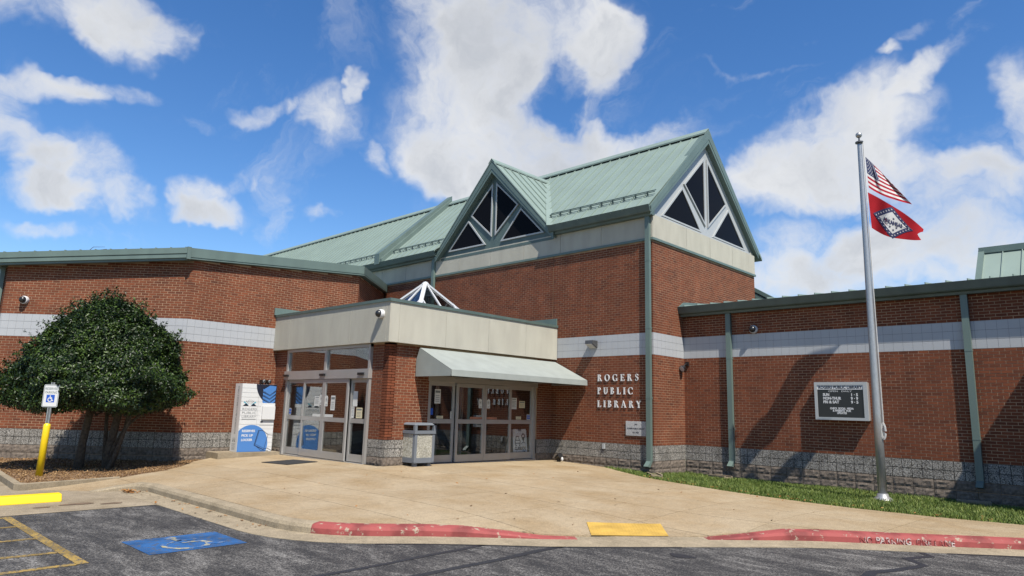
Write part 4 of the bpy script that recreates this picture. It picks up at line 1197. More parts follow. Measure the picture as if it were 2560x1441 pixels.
# ---- left wing roof: polygon with a fascia; gutter along the front corner
def isect(p, d, q, e):
    t = ((q[0] - p[0]) * e[1] - (q[1] - p[1]) * e[0]) / (d[0] * e[1] - d[1] * e[0]); return (p[0] + d[0] * t, p[1] + d[1] * t)
oA, oB, oC = 0.26, 0.14, 0.14
lA = ((C0[0] + S2 * oA, C0[1] - S2 * oA), (S2, S2)); lB = ((C0[0] + oB, 0), (0, 1)); lC = ((B1[0] + S2 * oC, B1[1] + S2 * oC), (-S2, S2)); l0 = ((0, A1[1] - oA), (1, 0))
q0 = isect(*l0, *lA); q1 = isect(*lA, *lB); q2 = isect(*lB, *lC); q3 = (q2[0] - (-0.04 - q2[1]) * -1.0 * -1, -0.04)
q3 = isect(*lC, (0, -0.04), (1, 0))
rp = [(-19, q0[1]), q0, q1, q2, q3, (-19, -0.04)]
mb = MB(); zt = lambda p: LW_TOP(*p)
mb.poly([(x, y, zt((x, y)) - .01) for x, y in rp]); mb.poly([(x, y, zt((x, y)) - .27) for x, y in rp][::-1]); mb.build('roof', M['green_dark'], LIB)
def fascia(a, b_, kind, m_):
    a, b_ = Vector((*a, 0)), Vector((*b_, 0)); u = (b_ - a).normalized(); n = Vector((u.y, -u.x, 0)); mb = MB()
    def st(d0, d1, h0, h1):
        A, B = a + n * d0, b_ + n * d0; A2, B2 = a + n * d1, b_ + n * d1; za, zb = zt((a.x, a.y)), zt((b_.x, b_.y))
        mb.hexa([(A.x, A.y, za + h0), (B.x, B.y, zb + h0), (B2.x, B2.y, zb + h0), (A2.x, A2.y, za + h0), (A.x, A.y, za + h1), (B.x, B.y, zb + h1), (B2.x, B2.y, zb + h1), (A2.x, A2.y, za + h1)])
    if kind == 'gutter':
        st(.06, -.02, -.14, .02); st(.03, -.02, -.17, -.14); st(.045, -.02, -.26, -.17); st(.0, -.10, -.32, -.26)
    else:
        st(.02, -.03, -.235, .025); st(.0, -.03, -.262, -.235); st(.03, -.10, -.29, -.262)
    return mb.build('fascia' if kind != 'gutter' else 'gutter', m_, LIB)
fascia((-19, q0[1]), q0, 'gutter', M['green']); fascia(q0, q1, 'gutter', M['green']); fascia(q1, q2, 'fascia', M['green']); fascia(q2, q3, 'fascia', M['green'])
mb = MB(); mb.obox((q1[0] + .01, q1[1] - .0, zt(q1) - .13), (.06, .0, 0), (0, .05, 0), (0, 0, .17)); mb.build('fascia_corner', M['green'], LIB)
for i in range(13):
    s = i * PW + .1; c = Vector((q1[0] - S2 * s, q1[1] - S2 * s, 0))
    mb = MB(); a = Vector((c.x, c.y, zt((c.x, c.y)) + .03)); b_ = a + Vector((-S2 * .7, S2 * .7, .035)); mb.bar(a, b_, .02, .055); mb.build('roof_seam', M['roof'], LIB)
downspout(-12.95, A1[1] - .0, -0.5, 4.35)

# ---- entrance canopy
CX0, CX1, CY0, CZ0, CZ1 = -9.13, -3.40, -6.34, 2.385, 3.37
xs = [CX0, -8.23, -6.65, -5.09, -3.52]; 
for a, b_ in zip(xs[:-1], xs[1:]): panel((a, CY0), (b_, CY0), CZ0, CZ1, 0.0, M['stucco'], gap=0.004)
panel((-3.52, CY0), (CX1 - .001, CY0), CZ0, CZ1, 0.0, M['stucco'], gap=0.004)
ys = [CY0 + .001, -6.05, -4.54, -2.98, -1.45, -0.02]
for a, b_ in zip(ys[:-1], ys[1:]): panel((CX1, a), (CX1, b_), CZ0, CZ1, 0.0, M['stucco'], gap=0.004)
mb = MB(); mb.box(CX0, CX1 - .008, CY0 + .008, CY0 + .2, CZ0 + .004, CZ1 - .003); mb.box(CX1 - .2, CX1 - .008, CY0 + .2, -.02, CZ0 + .004, CZ1 - .003); mb.build('canopy_core', M['stucco'], LIB)
scx, scy, sh, sb, sa = -6.14, -3.10, 1.08, 3.45, 4.62
def ring_box(mb, x0, x1, y0, y1, z0, z1, h):
    # a slab with a square opening of half width h under the skylight
    mb.box(x0, scx - h, y0, y1, z0, z1); mb.box(scx + h, x1, y0, y1, z0, z1); mb.box(scx - h, scx + h, y0, scy - h, z0, z1); mb.box(scx - h, scx + h, scy + h, y1, z0, z1); return mb
mb = MB(); ring_box(mb, CX0, CX1 - .2, CY0 + .2, -.02, CZ0 + .02, CZ0 + .10, sh - .1); mb.build('canopy_soffit', M['stucco'], LIB)
mb = MB(); ring_box(mb, CX0 + .01, CX1 - .2, CY0 + .2, -.03, 3.18, 3.26, sh - .1); mb.build('canopy_roof', M['galv'], LIB)
mb = MB(); mb.box(CX0 + .0, CX1 + .03, CY0 - .03, CY0 + .25, CZ1, CZ1 + .075); mb.box(CX1 - .25, CX1 + .031, CY0 + .25, -.02, CZ1, CZ1 + .0749); mb.build('canopy_coping', M['green_dark'], LIB)
mb = MB(); mb.box(CX0 + .012, CX0 + .05, CY0 - .08, -.05, 3.44, 3.66); mb.box(CX0 + .05, CX1 - .02, -.05, -.012, 3.44, 3.66); mb.build('step_flashing', M['green'], LIB)
# skylight on the canopy roof
scx, scy, sh, sb, sa = -6.14, -3.10, 1.08, 3.45, 4.62
mb = MB(); ring_box(mb, scx - sh, scx + sh, scy - sh, scy + sh, 3.262, sb, sh - .1)
for q in ((scx - sh, scx - sh + .1, scy - sh, scy + sh), (scx + sh - .1, scx + sh, scy - sh, scy + sh), (scx - sh + .1, scx + sh - .1, scy - sh, scy - sh + .1), (scx - sh + .1, scx + sh - .1, scy + sh - .1, scy + sh)): mb.box(q[0], q[1], q[2], q[3], CZ0 + .102, 3.178)
sky_o = mb.build('skylight', M['alu_light'], LIB)
apx = Vector((scx, scy, sa)); cs = [Vector((scx + sx * sh, scy + sy * sh, sb + .01)) for sx, sy in ((-1, -1), (1, -1), (1, 1), (-1, 1))]
for i in range(4):
    mb = MB(); mb.poly([cs[i], cs[(i + 1) % 4], apx]); mb.build('pane', M['skyglass'], sky_o)
    mb = MB(); mb.bar(cs[i], apx, 0.12, 0.05, (cs[i] - Vector((scx, scy, cs[i].z))).normalized() + Vector((0, 0, 1.2))); mb.build('rib', M['white_bar'], sky_o)
    a, b_ = cs[i], cs[(i + 1) % 4]; m_ = (a + b_) / 2
    outn = (b_ - a).cross(apx - a).normalized()
    if outn.z < 0: outn = -outn
    for t, s in ((.22, .66), (.78, .66)):
        q = a.lerp(b_, t); top = apx.lerp(m_, 0.08); tt = 2 * min(t, 1 - t)
        e = q + (apx - m_) * tt; mb = MB(); mb.bar(q + outn * .02, e.lerp(q, 0.02) + outn * .02, 0.04, 0.04, outn); mb.build('rib', M['white_bar'], sky_o)
    mb = MB(); mb.bar(m_ + outn * .02, apx + outn * .0, 0.045, 0.04, outn); mb.build('rib', M['white_bar'], sky_o)
mb = MB(); mb.lathe((scx, scy, sa - .08), [(.13, 0), (.11, .05), (.03, .11)], 8); mb.build('finial', M['white_bar'], sky_o)

# ---- entrance doors: plane given by origin, along, outward
FL = -0.57
def entrance(org, along, outw, stiles, z_head, z_tr0, z_tr1, rail, transom_mid=None, head_m='alu'):
    o_, al, ou = Vector(org), Vector(along), Vector(outw)
    P = lambda s, z, d=0.0: o_ + al * s + ou * d + Vector((0, 0, z))
    def bx(mb, s0, s1, z0, z1, d0, d1):
        p = [P(s0, z0, d1), P(s1, z0, d1), P(s1, z0, d0), P(s0, z0, d0), P(s0, z1, d1), P(s1, z1, d1), P(s1, z1, d0), P(s0, z1, d0)]
        if al.cross(-ou).z < 0: p = [p[i] for i in (3, 2, 1, 0, 7, 6, 5, 4)]
        mb.hexa(p)
    L0, L1 = stiles[0], stiles[-1]
    mb = MB()
    bx(mb, L0, L0 + .09, FL, z_tr0, -.10, .02); bx(mb, L1 - .09, L1, FL, z_tr0, -.10, .02)
    bx(mb, L0 - .02, L1 + .02, z_head, z_tr0, -.12, .07)
    bx(mb, L0, L1, FL - .02, FL + .012, -.12, .06)
    fo = mb.build('door_frame', M['alu'], LIB)
    if transom_mid:
        mb = MB(); bx(mb, L0, L0 + .075, z_tr0, z_tr1, -.08, .03); bx(mb, L1 - .075, L1, z_tr0, z_tr1, -.08, .03); bx(mb, transom_mid - .045, transom_mid + .045, z_tr0, z_tr1, -.08, .03); bx(mb, L0, L1, z_tr1 - .08, z_tr1, -.08, .035)
        to = mb.build('transom_frame', M['alu'], LIB)
        for a, b_ in ((L0 + .075, transom_mid - .045), (transom_mid + .045, L1 - .075)):
            mb = MB(); bx(mb, a, b_, z_tr0, z_tr1 - .08, -.035, -.023); mb.build('pane', M['glass'], to)
    else:
        mb = MB(); bx(mb, L0, L1, z_tr0, z_tr1, -.08, .0); mb.build('header_panel', M['stucco'], LIB)
    for i in range(len(stiles) - 1):
        a, b_ = stiles[i], stiles[i + 1]
        slide = i in (1, 2)
        d = 0.045 if slide else -0.03; w = 0.075
        aa = a + (.09 if i == 0 else .004); bb = b_ - (.09 if i == len(stiles) - 2 else .004)
        zt_ = z_head - (.01 if slide else .0)
        mb = MB()
        bx(mb, aa, aa + w, FL + .03, zt_, d - .045, d); bx(mb, bb - w, bb, FL + .03, zt_, d - .045, d)
        bx(mb, aa + w, bb - w, FL + .03, FL + .21, d - .043, d - .002); bx(mb, aa + w, bb - w, zt_ - .10, zt_, d - .043, d - .002); bx(mb, aa + w, bb - w, rail - .055, rail + .055, d - .043, d - .002)
        lo = mb.build('door_leaf', M['alu'], LIB)
        for z0, z1 in ((FL + .21, rail - .055), (rail + .055, zt_ - .10)):
            mb = MB(); bx(mb, aa + w, bb - w, z0, z1, d - .030, d - .020); mb.build('pane', M['glass'], lo)
    return P, bx
PL, bxL = entrance((0, -6.2, 0), (1, 0, 0), (0, -1, 0), [-8.45, -7.38, -6.30, -5.14, -4.28], 1.52, 1.755, 2.385, 0.46, transom_mid=-6.36)
PR, bxR = entrance((-3.66, 0, 0), (0, 1, 0), (1, 0, 0), [-4.86, -3.87, -2.83, -1.76, -0.68], 1.51, 1.66, 2.385, 0.50)
for s in (-8.32, -6.36, -4.55):
    mb = MB(); bxL(mb, s - .12, s + .12, 1.60, 1.66, .07, .12); mb.build('door_sensor', M['black'], LIB)
mb = MB(); bxR(mb, -2.95, -2.65, 1.66, 1.72, .0, .06); mb.build('door_sensor', M['black'], LIB)
# lobby behind the glass
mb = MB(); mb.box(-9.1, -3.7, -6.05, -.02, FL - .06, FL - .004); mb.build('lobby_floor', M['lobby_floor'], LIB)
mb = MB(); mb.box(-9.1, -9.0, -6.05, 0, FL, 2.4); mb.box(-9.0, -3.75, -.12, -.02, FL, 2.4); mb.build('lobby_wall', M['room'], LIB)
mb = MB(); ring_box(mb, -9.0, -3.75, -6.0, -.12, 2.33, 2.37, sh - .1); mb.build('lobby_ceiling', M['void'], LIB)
mb = MB()
for x in (-8.2, -7.1, -6.0, -4.9): mb.box(x, x + .07, -2.6, -2.53, FL, 1.6)
mb.box(-9.0, -4.4, -2.6, -2.53, 1.5, 1.65); mb.build('inner_door_frame', M['alu'], LIB)

# ---- canvas awning over the right doors
AY0, AY1, AXB, AXF, AZB, AZT = -5.34, -0.05, -3.56, -2.20, 1.60, 2.315
mb = MB()
prof = [(-3.44, AZT), (AXF - .01, AZB + .15), (AXF, AZB)]
n = 10
for i in range(n):
    ya, yb = AY0 + (AY1 - AY0) * i / n, AY0 + (AY1 - AY0) * (i + 1) / n
    for k in range(2):
        (xa, za), (xb, zb) = prof[k], prof[k + 1]
        sag = 0.0
        mb.quad((xa, ya, za), (xb, ya, zb), (xb, yb, zb), (xa, yb, za))
for y in (AY0, AY1):
    side = [(-3.44, y, AZT), (AXF - .01, y, AZB + .15), (AXF, y, AZB), (AXB, y, AZB), (AXB, y, 2.03)]
    mb.poly(side if y == AY1 else side[::-1])
aw = mb.build('awning', M['awning'], LIB)
sol = aw.modifiers.new('thickness', 'SOLIDIFY'); sol.thickness = 0.006; sol.offset = -1
mb = MB()
for y in np.linspace(AY0 + .04, AY1 - .04, 5):
    mb.tube([(-3.46, y, AZT - .04), (AXF - .05, y, AZB + .11)], .014, 6); mb.tube([(AXF - .04, y, AZB + .02), (AXB, y, AZB + .02)], .014, 6)
mb.tube([(AXF - .04, AY0, AZB + .02), (AXF - .04, AY1, AZB + .02)], .014, 6)
mb.build('awning_frame', M['galv'], aw)
# ------------------------------------------------------------------ raised serif letters on the wall
def serif_glyph(ch, mb, P, depth):
    """P(x, y, z) maps glyph space (cap height 1) to the wall; returns advance width"""
    T, t, sh, so = 0.215, 0.10, 0.07, 0.075
    cnt = [0]
    def poly(pts):
        z = depth - 0.0009 * cnt[0]; cnt[0] += 1
        n = len(pts); ar = sum(pts[i - 1][0] * pts[i][1] - pts[i][0] * pts[i - 1][1] for i in range(n))
        if ar < 0: pts = pts[::-1]
        v = [P(x, y, 0) for x, y in pts] + [P(x, y, z) for x, y in pts]
        mb.add(v, [tuple(range(n, 2 * n)), tuple(range(n))[::-1]] + [(i, (i + 1) % n, n + (i + 1) % n, n + i) for i in range(n)])
    def rect(x0, y0, x1, y1): poly([(x0, y0), (x1, y0), (x1, y1), (x0, y1)])
    def stem(x, w=T, bot=True, top=True, y0=0, y1=1):
        rect(x, y0, x + w, y1)
        if bot: rect(x - so, y0, x + w + so, y0 + sh)
        if top: rect(x - so, y1 - sh, x + w + so, y1)
    def arc(cx, cy, ro, ri, a0, a1, n=14):
        for i in range(n):
            b0, b1 = [math.radians(a0 + (a1 - a0) * k / n) for k in (i, i + 1)]
            poly([(cx + ri[0] * math.cos(b0), cy + ri[1] * math.sin(b0)), (cx + ro[0] * math.cos(b0), cy + ro[1] * math.sin(b0)), (cx + ro[0] * math.cos(b1), cy + ro[1] * math.sin(b1)), (cx + ri[0] * math.cos(b1), cy + ri[1] * math.sin(b1))])
            cnt[0] -= 1
        cnt[0] += 1
    if ch in 'IRPBELU':
        if ch != 'U': stem(0.08)
    if ch == 'I': return 0.35
    if ch == 'P': arc(0.26, 0.745, (0.34, 0.255), (0.17, 0.175), -90, 90); rect(0.2, 0.92, 0.27, 1.0); rect(0.2, 0.49, 0.27, 0.565); return 0.66
    if ch == 'R':
        arc(0.26, 0.755, (0.33, 0.245), (0.16, 0.165), -90, 90); rect(0.2, 0.92, 0.27, 1.0); rect(0.2, 0.51, 0.27, 0.585)
        poly([(0.30, 0.53), (0.48, 0.53), (0.76, 0.0), (0.56, 0.0)]); rect(0.55, 0, 0.83, sh); return 0.80
    if ch == 'B':
        arc(0.26, 0.765, (0.29, 0.235), (0.13, 0.16), -90, 90); arc(0.26, 0.27, (0.35, 0.27), (0.18, 0.19), -90, 90)
        for y in (0, 0.47, 0.925): rect(0.2, y, 0.27, y + 0.075)
        return 0.68
    if ch == 'E':
        rect(0.2, 0, 0.62, 0.07); rect(0.2, 0.93, 0.58, 1.0); rect(0.2, 0.47, 0.50, 0.54)
        poly([(0.55, 0.0), (0.66, 0.0), (0.69, 0.26), (0.63, 0.26)]); poly([(0.52, 1.0), (0.61, 1.0), (0.63, 0.78), (0.57, 0.78)]); rect(0.46, 0.40, 0.51, 0.61); return 0.70
    if ch == 'L': rect(0.2, 0, 0.60, 0.07); poly([(0.53, 0.0), (0.64, 0.0), (0.68, 0.28), (0.62, 0.28)]); return 0.68
    if ch == 'O': arc(0.46, 0.5, (0.46, 0.515), (0.26, 0.455), 0, 360, 28); return 0.92
    if ch == 'C':
        arc(0.48, 0.5, (0.46, 0.515), (0.27, 0.45), 48, 312, 24); rect(0.74, 0.68, 0.80, 0.96); rect(0.74, 0.06, 0.79, 0.26); return 0.82
    if ch == 'G':
        arc(0.48, 0.5, (0.46, 0.515), (0.27, 0.45), 48, 318, 24); rect(0.74, 0.68, 0.80, 0.96); rect(0.68, 0.04, 0.86, 0.44); rect(0.58, 0.39, 0.94, 0.44); return 0.94
    if ch == 'U':
        rect(0.08, 0.34, 0.27, 1); rect(0.02, 1 - sh, 0.36, 1); rect(0.60, 0.34, 0.69, 1); rect(0.52, 1 - sh, 0.77, 1)
        arc(0.385, 0.35, (0.305, 0.365), (0.12, 0.29), 180, 360, 16); return 0.80
    if ch == 'S':
        c = [(0.52, 0.80), (0.45, 0.93), (0.31, 0.965), (0.18, 0.90), (0.13, 0.78), (0.17, 0.66), (0.30, 0.565), (0.42, 0.48), (0.50, 0.37), (0.49, 0.21), (0.41, 0.09), (0.28, 0.04), (0.15, 0.09), (0.07, 0.22)]
        w = [.05, .06, .075, .10, .14, .17, .19, .19, .17, .14, .10, .075, .06, .05]
        L_ = []; R_ = []
        for i in range(len(c)):
            a, b_ = c[max(i - 1, 0)], c[min(i + 1, len(c) - 1)]; d = Vector((b_[0] - a[0], b_[1] - a[1])).normalized(); n_ = Vector((-d.y, d.x)) * w[i] / 2
            L_.append((c[i][0] + n_.x, c[i][1] + n_.y)); R_.append((c[i][0] - n_.x, c[i][1] - n_.y))
        for i in range(len(c) - 1): poly([R_[i], R_[i + 1], L_[i + 1], L_[i]])
        rect(0.49, 0.69, 0.545, 0.97); rect(0.05, 0.03, 0.105, 0.32); return 0.60
    if ch == 'A':
        poly([(0.10, 0), (0.18, 0), (0.46, 0.93), (0.41, 1.02), (0.37, 0.95)]); poly([(0.34, 1.02), (0.45, 1.02), (0.84, 0), (0.62, 0)]); rect(0.24, 0.31, 0.66, 0.38)
        rect(0.02, 0, 0.27, sh); rect(0.53, 0, 0.92, sh); return 0.92
    if ch == 'Y':
        poly([(0.04, 1.0), (0.24, 1.0), (0.50, 0.45), (0.34, 0.45)]); poly([(0.66, 1.0), (0.74, 1.0), (0.52, 0.45), (0.44, 0.45)]); rect(0.34, 0, 0.52, 0.48)
        rect(-0.03, 1 - sh, 0.31, 1); rect(0.57, 1 - sh, 0.83, 1); rect(0.25, 0, 0.61, sh); return 0.80
    return 0.4
sign = thing('wall_lettering', (-1.86, 0, 0.99), 'raised white serif letters spelling Rogers Public Library on the brick wall', 'lettering')
H_ = 0.192
for word, zb, w_end in (('ROGERS', 1.722, -0.47), ('PUBLIC', 1.352, -0.66), ('LIBRARY', 0.985, -0.395)):
    probe = [serif_glyph(c, MB(), lambda x, y, z: (0, 0, 0), 0.1) for c in word]
    gap = ((w_end + 1.86) / H_ - sum(probe)) / (len(word) - 1)
    x = 0
    for c, adv in zip(word, probe):
        mb = MB(); serif_glyph(c, mb, lambda a, b_, z, x=x, zb=zb: (-1.86 + (x + a) * H_, -0.012 - z, zb + b_ * H_), 0.022)
        mb.build('letter', M['white'], sign); x += adv + gap

# stone plaque
pq = thing('plaque', (-0.56, -0.02, 0.24), 'grey stone plaque with carved lettering beside the downspout', 'plaque')
mb = MB(); mb.box(-0.88, -0.235, -0.035, 0, 0.235, 0.625); mb.build('slab', M['granite'], pq)
for a, y, w in (('1993', .09, .09), ('ROGERS PUBLIC LIBRARY', -.02, .56), ('Est. 1904', -.125, .2)):
    mb = MB(); pl = Plane2(mb, (-0.558, -0.035, 0.43), (1, 0, 0), (0, 0, 1), (0, -1, 0)); pl.text(a, .038, 0, y, 'CENTER', bold=.0015, fit=w); mb.build('text_line', M['navy'], pq)

# letter board sign on the right wing
x0, x1, zb, zt_, yf = 3.70, 4.915, 0.815, 1.725, 1.44
sg = thing('letter_board', ((x0 + x1) / 2, 1.6, zb), 'wall mounted notice cabinet with opening hours in white letters on black', 'sign')
mb = MB(); mb.box(x0 + .01, x1 - .01, yf + .03, 1.645, zb + .01, zt_ - .01); mb.build('cabinet', M['alu'], sg)
mb = MB()
for a in ((x0, x1, zb, zb + .065), (x0, x1, zt_ - .07, zt_), (x0, x0 + .065, zb + .065, zt_ - .07), (x1 - .09, x1, zb + .065, zt_ - .07)): mb.box(a[0], a[1], yf, yf + .05, a[2], a[3])
mb.build('frame', M['alu_light'], sg)
mb = MB(); mb.box(x0 + .066, x1 - .091, yf + .022, yf + .04, zb + .066, 1.545); mb.build('letter_panel', M['black'], sg)
mb = MB(); mb.box(x0 + .066, x1 - .091, yf + .014, yf + .04, 1.546, zt_ - .071); mb.build('header_panel', M['white'], sg)
mb = MB(); pl = Plane2(mb, ((x0 + x1) / 2 - .012, yf + .014, 0), (1, 0, 0), (0, 0, 1), (0, -1, 0)); pl.text('ROGERS PUBLIC LIBRARY', .070, 0, 1.567, 'CENTER', bold=.003, fit=1.0); mb.build('header_lettering', M['navy'], sg)
def board_line(*items):
    mb = MB(); pl = Plane2(mb, ((x0 + x1) / 2 - .012, yf + .022, 0), (1, 0, 0), (0, 0, 1), (0, -1, 0))
    for a, h_, x, z, al_, bo, w in items: pl.text(a, h_, x, z, al_, bold=bo, fit=w)
    mb.build('text_line', M['white'], sg)
board_line(('OPEN   DAILY', .040, .0, 1.487, 'CENTER', 0, .54))
for i, (a, b_, w) in enumerate((('SUN', '1 \u00b7 5', .15), ('MON-THUR', '9 \u00b7 9', .42), ('FRI & SAT', '9 \u00b7 5', .37))):
    z = 1.392 - i * .088; board_line((a, .066, -.40, z, 'LEFT', .004, w)); board_line((b_, .066, .24, z, 'LEFT', .004, .165 if i else .15))
for i, (a, w) in enumerate((('CHECK  SOCIAL  MEDIA', .54), ('& WEBSITE  FOR', .42), ('UPDATES', .22))): board_line((a, .046, .02, 1.072 - i * .055, 'CENTER', .003, w))

# ------------------------------------------------------------------ flagpole and flags
FPX, FPY = 5.58, -0.28; fz = gz(FPX, FPY)
fp = thing('flagpole', (FPX, FPY, fz), 'tall tapered aluminium flagpole with a ball finial standing in the lawn', 'flagpole')
mb = MB(); mb.lathe((FPX, FPY, 0), [(.086, fz - .1), (.084, 1.0), (.073, 3.0), (.060, 5.0), (.046, 6.93), (.046, 6.98)], 20); mb.build('pole', M['steel'], fp, smooth=True)
mb = MB(); mb.lathe((FPX, FPY, 0), [(.20, fz), (.20, fz + .025), (.17, fz + .055), (.115, fz + .09), (.10, fz + .15)], 20); mb.build('base_flange', M['steel'], fp, smooth=True)
mb = MB(); mb.lathe((FPX, FPY, 0), [(.085, 6.98), (.085, 7.01), (.02, 7.03), (.014, 7.12)], 12); mb.build('truck', M['bronze'], fp)
mb = MB(); mb.sphere((FPX, FPY, 7.17), .068); mb.build('finial_ball', M['steel'], fp, smooth=True)
cr2 = Vector((cR.x, cR.y, 0)).normalized(); cf2 = Vector((-cr2.y, cr2.x, 0))
pr = Vector((1, -.25, 0)).normalized()
mb = MB()
for k in (0, 1):
    e = pr * (.104 + .012 * k) + Vector((0, 0, 0))
    mb.tube([Vector((FPX, FPY, .62)) + e * 1.03, Vector((FPX, FPY, 3.5)) + e * .86, Vector((FPX, FPY, 6.98)) + e * .75], .0065, 5)
for k in range(4):
    mb.tube([Vector((FPX, FPY, .62)) + pr * .11 + Vector((0, .0, .0)) + Vector((math.cos(a) * (.03 + .008 * k), -.02, math.sin(a) * (.13 + .015 * k))) for a in np.linspace(0, 6.0, 12)], .006, 5)
mb.build('halyard', M['rope'], fp)
mb = MB(); mb.obox(Vector((FPX, FPY, .55)) + pr * .10, pr * .03, (0, .012, 0), (0, 0, .06)); mb.build('cleat', M['steel'], fp)
mb = MB(); mb.box(FPX - .36, FPX + .36, FPY - .34, FPY + .34, fz - .12, fz + .004); structure(mb.build('flagpole_footing', M['walk2']))

VR = Vector((-.21, .935, .30)).normalized()
def flag_surface(z_top, hoist, top, bot, wave, hang):
    """returns P(s, t): s along the fly, t from top to bottom, in world space"""
    def bez3(pts, s):
        n = len(pts) - 1; x = y = 0
        for i, p in enumerate(pts):
            c = math.comb(n, i) * (1 - s) ** (n - i) * s ** i; x += c * p[0]; y += c * p[1]
        return x, y
    hx = .115
    def P(s, t, lift=0.0):
        a = bez3(top, s); b_ = bez3(bot, s)
        x = a[0] * (1 - t) + b_[0] * t; y = a[1] * (1 - t) + b_[1] * t
        d = wave(s, t) + hang * s * t
        return Vector((FPX, FPY, z_top)) + cr2 * (hx + x) + VR * d - cf2 * lift - Vector((0, 0, y))
    return P
def cloth_patch(mb, P, s0, s1, t0, t1, ns, nt_, mi, lift=0.0):
    o = len(mb.v)
    for i in range(ns + 1):
        for j in range(nt_ + 1): mb.v.append(tuple(P(s0 + (s1 - s0) * i / ns, t0 + (t1 - t0) * j / nt_, lift)))
    for i in range(ns):
        for j in range(nt_):
            mb.f.append((o + i * (nt_ + 1) + j, o + (i + 1) * (nt_ + 1) + j, o + (i + 1) * (nt_ + 1) + j + 1, o + i * (nt_ + 1) + j + 1)); mb.m.append(mi)
def cloth_poly(mb, P, pts, mi, lift):
    """flat shape in (s, t) laid on the cloth as a fan"""
    o = len(mb.v); cx = sum(p[0] for p in pts) / len(pts); cy = sum(p[1] for p in pts) / len(pts)
    mb.v.append(tuple(P(cx, cy, lift)))
    for p in pts: mb.v.append(tuple(P(p[0], p[1], lift)))
    n = len(pts)
    for i in range(n): mb.f.append((o, o + 1 + i, o + 1 + (i + 1) % n)); mb.m.append(mi)
# stars and stripes, drooping to the right
wv = lambda s, t: 0.45 * s + 0.07 * math.sin(7.5 * s + 2.2 * t) * min(1, 3 * s) + 0.03 * math.sin(13 * s - 3 * t) * s
def PU(s, t, lift=0.0):
    # hoist hangs straight; the fly sags so that each stripe runs down to a slanting outer fold
    s2 = s ** 0.8
    H, E, Mx, My = (.03 * t, .72 * t), (.37 + .60 * t, .41 + .69 * t), .16 + .16 * t, .16 + .80 * t
    a, m_, e = (1 - s2) ** 2, 2 * s2 * (1 - s2), s2 * s2
    x = a * H[0] + m_ * Mx + e * E[0]; y = a * H[1] + m_ * My + e * E[1]
    d = 0.52 * s + (0.085 * math.sin(9.5 * s + 1.6 * t) + .03 * math.sin(19 * s - 3 * t)) * min(1, 4 * s)
    return Vector((FPX, FPY, 6.66)) + cr2 * (.115 + x) + VR * d - cf2 * lift - Vector((0, 0, y))
us = thing('flag', PU(0, .5), 'red white and blue stars and stripes flag drooping at the top of the pole', 'flag')
for k in range(13):
    mb = MB(); s0 = 0.40 if k < 7 else 0.0
    cloth_patch(mb, PU, s0, 1, k / 13, (k + 1) / 13, int(22 * (1 - s0)) + 1, 1, 0); mb.build('stripe', M['redstripe'] if k % 2 == 0 else M['whitecloth'], us, smooth=True)
mb = MB(); cloth_patch(mb, PU, 0, .40, 0, 7 / 13, 9, 6, 0); mb.build('canton', M['bluecloth'], us, smooth=True)
mb = MB()
for r in range(9):
    for c in range(6 if r % 2 == 0 else 5):
        cx = (.033 + .0667 * c + (.0333 if r % 2 else 0)); cy = (7 / 13) * (r + 1) / 10
        cloth_poly(mb, PU, [(cx + (x - 0) * .62, cy + y) for x, y in star_pts(0, 0, .026, -90)], 0, .006)
o = mb.build('stars', M['whitecloth'], us); o['kind'] = 'stuff'
# state flag
wv2 = lambda s, t: -0.36 * s + 0.09 * math.sin(7.5 * s + 1.2 + 1.6 * t) * min(1, 3 * s) + .03 * math.sin(12 * s)
PA = flag_surface(5.83, .86, [(.0, 0), (.38, .20), (.78, .40), (1.17, .80)], [(.035, .82), (.30, 1.02), (.75, 1.10), (1.10, 1.03)], wv2, 0.0)
ak = thing('flag', PA(0, .5), 'red state flag with a blue bordered white diamond hung below the other', 'flag')
mb = MB(); nS, nT = 30, 18
o_ = 0
def PAn(s, t, lift=0.0):
    s2 = s - (0.09 * max(0, 1 - abs(t - .62) / .38) if s > .8 else 0) * max(0, (s - .8) / .2)   # ragged notch of the fly edge
    return PA(s2, t, lift)
cloth_patch(mb, PAn, 0, 1, 0, 1, nS, nT, 0); mb.build('cloth', M['redcloth'], ak, smooth=True)
dc = (.45, .54)
dia = lambda k, n=8: [(dc[0] + k * (.38 * a), dc[1] + k * (.50 * b_)) for q in range(4) for (a, b_) in [tuple(np.array([(1, 0), (0, -1), (-1, 0), (0, 1)][q]) * (1 - i / n) + np.array([(0, -1), (-1, 0), (0, 1), (1, 0)][q]) * i / n) for i in range(n)]]
def ring_cloth(name, ko, ki, m_, lift):
    mb = MB(); a, b_ = dia(ko), dia(ki); n = len(a); m2 = 3; o = len(mb.v)
    for r in range(m2 + 1):
        for i in range(n): mb.v.append(tuple(PA(a[i][0] + (b_[i][0] - a[i][0]) * r / m2, a[i][1] + (b_[i][1] - a[i][1]) * r / m2, lift)))
    for r in range(m2):
        for i in range(n): mb.f.append((r * n + i, r * n + (i + 1) % n, (r + 1) * n + (i + 1) % n, (r + 1) * n + i)); mb.m.append(0)
    mb.build(name, m_, ak)
ring_cloth('diamond_border', 1.0, .68, M['bluecloth'], .007); ring_cloth('diamond', .68, .0, M['whitecloth'], .007)
mb = MB()
for i in range(25):
    q = dia(.84, 25)[i * 4 % 100] if False else None
    f = (i + .5) / 25 * 4; k = int(f); u = f - k
    cn = np.array([(1, 0), (0, -1), (-1, 0), (0, 1), (1, 0)]); p = cn[k] * (1 - u) + cn[k + 1] * u
    cloth_poly(mb, PA, [(dc[0] + .84 * .38 * p[0] + x * .62, dc[1] + .84 * .50 * p[1] + y) for x, y in star_pts(0, 0, .030, -90)], 0, .014)
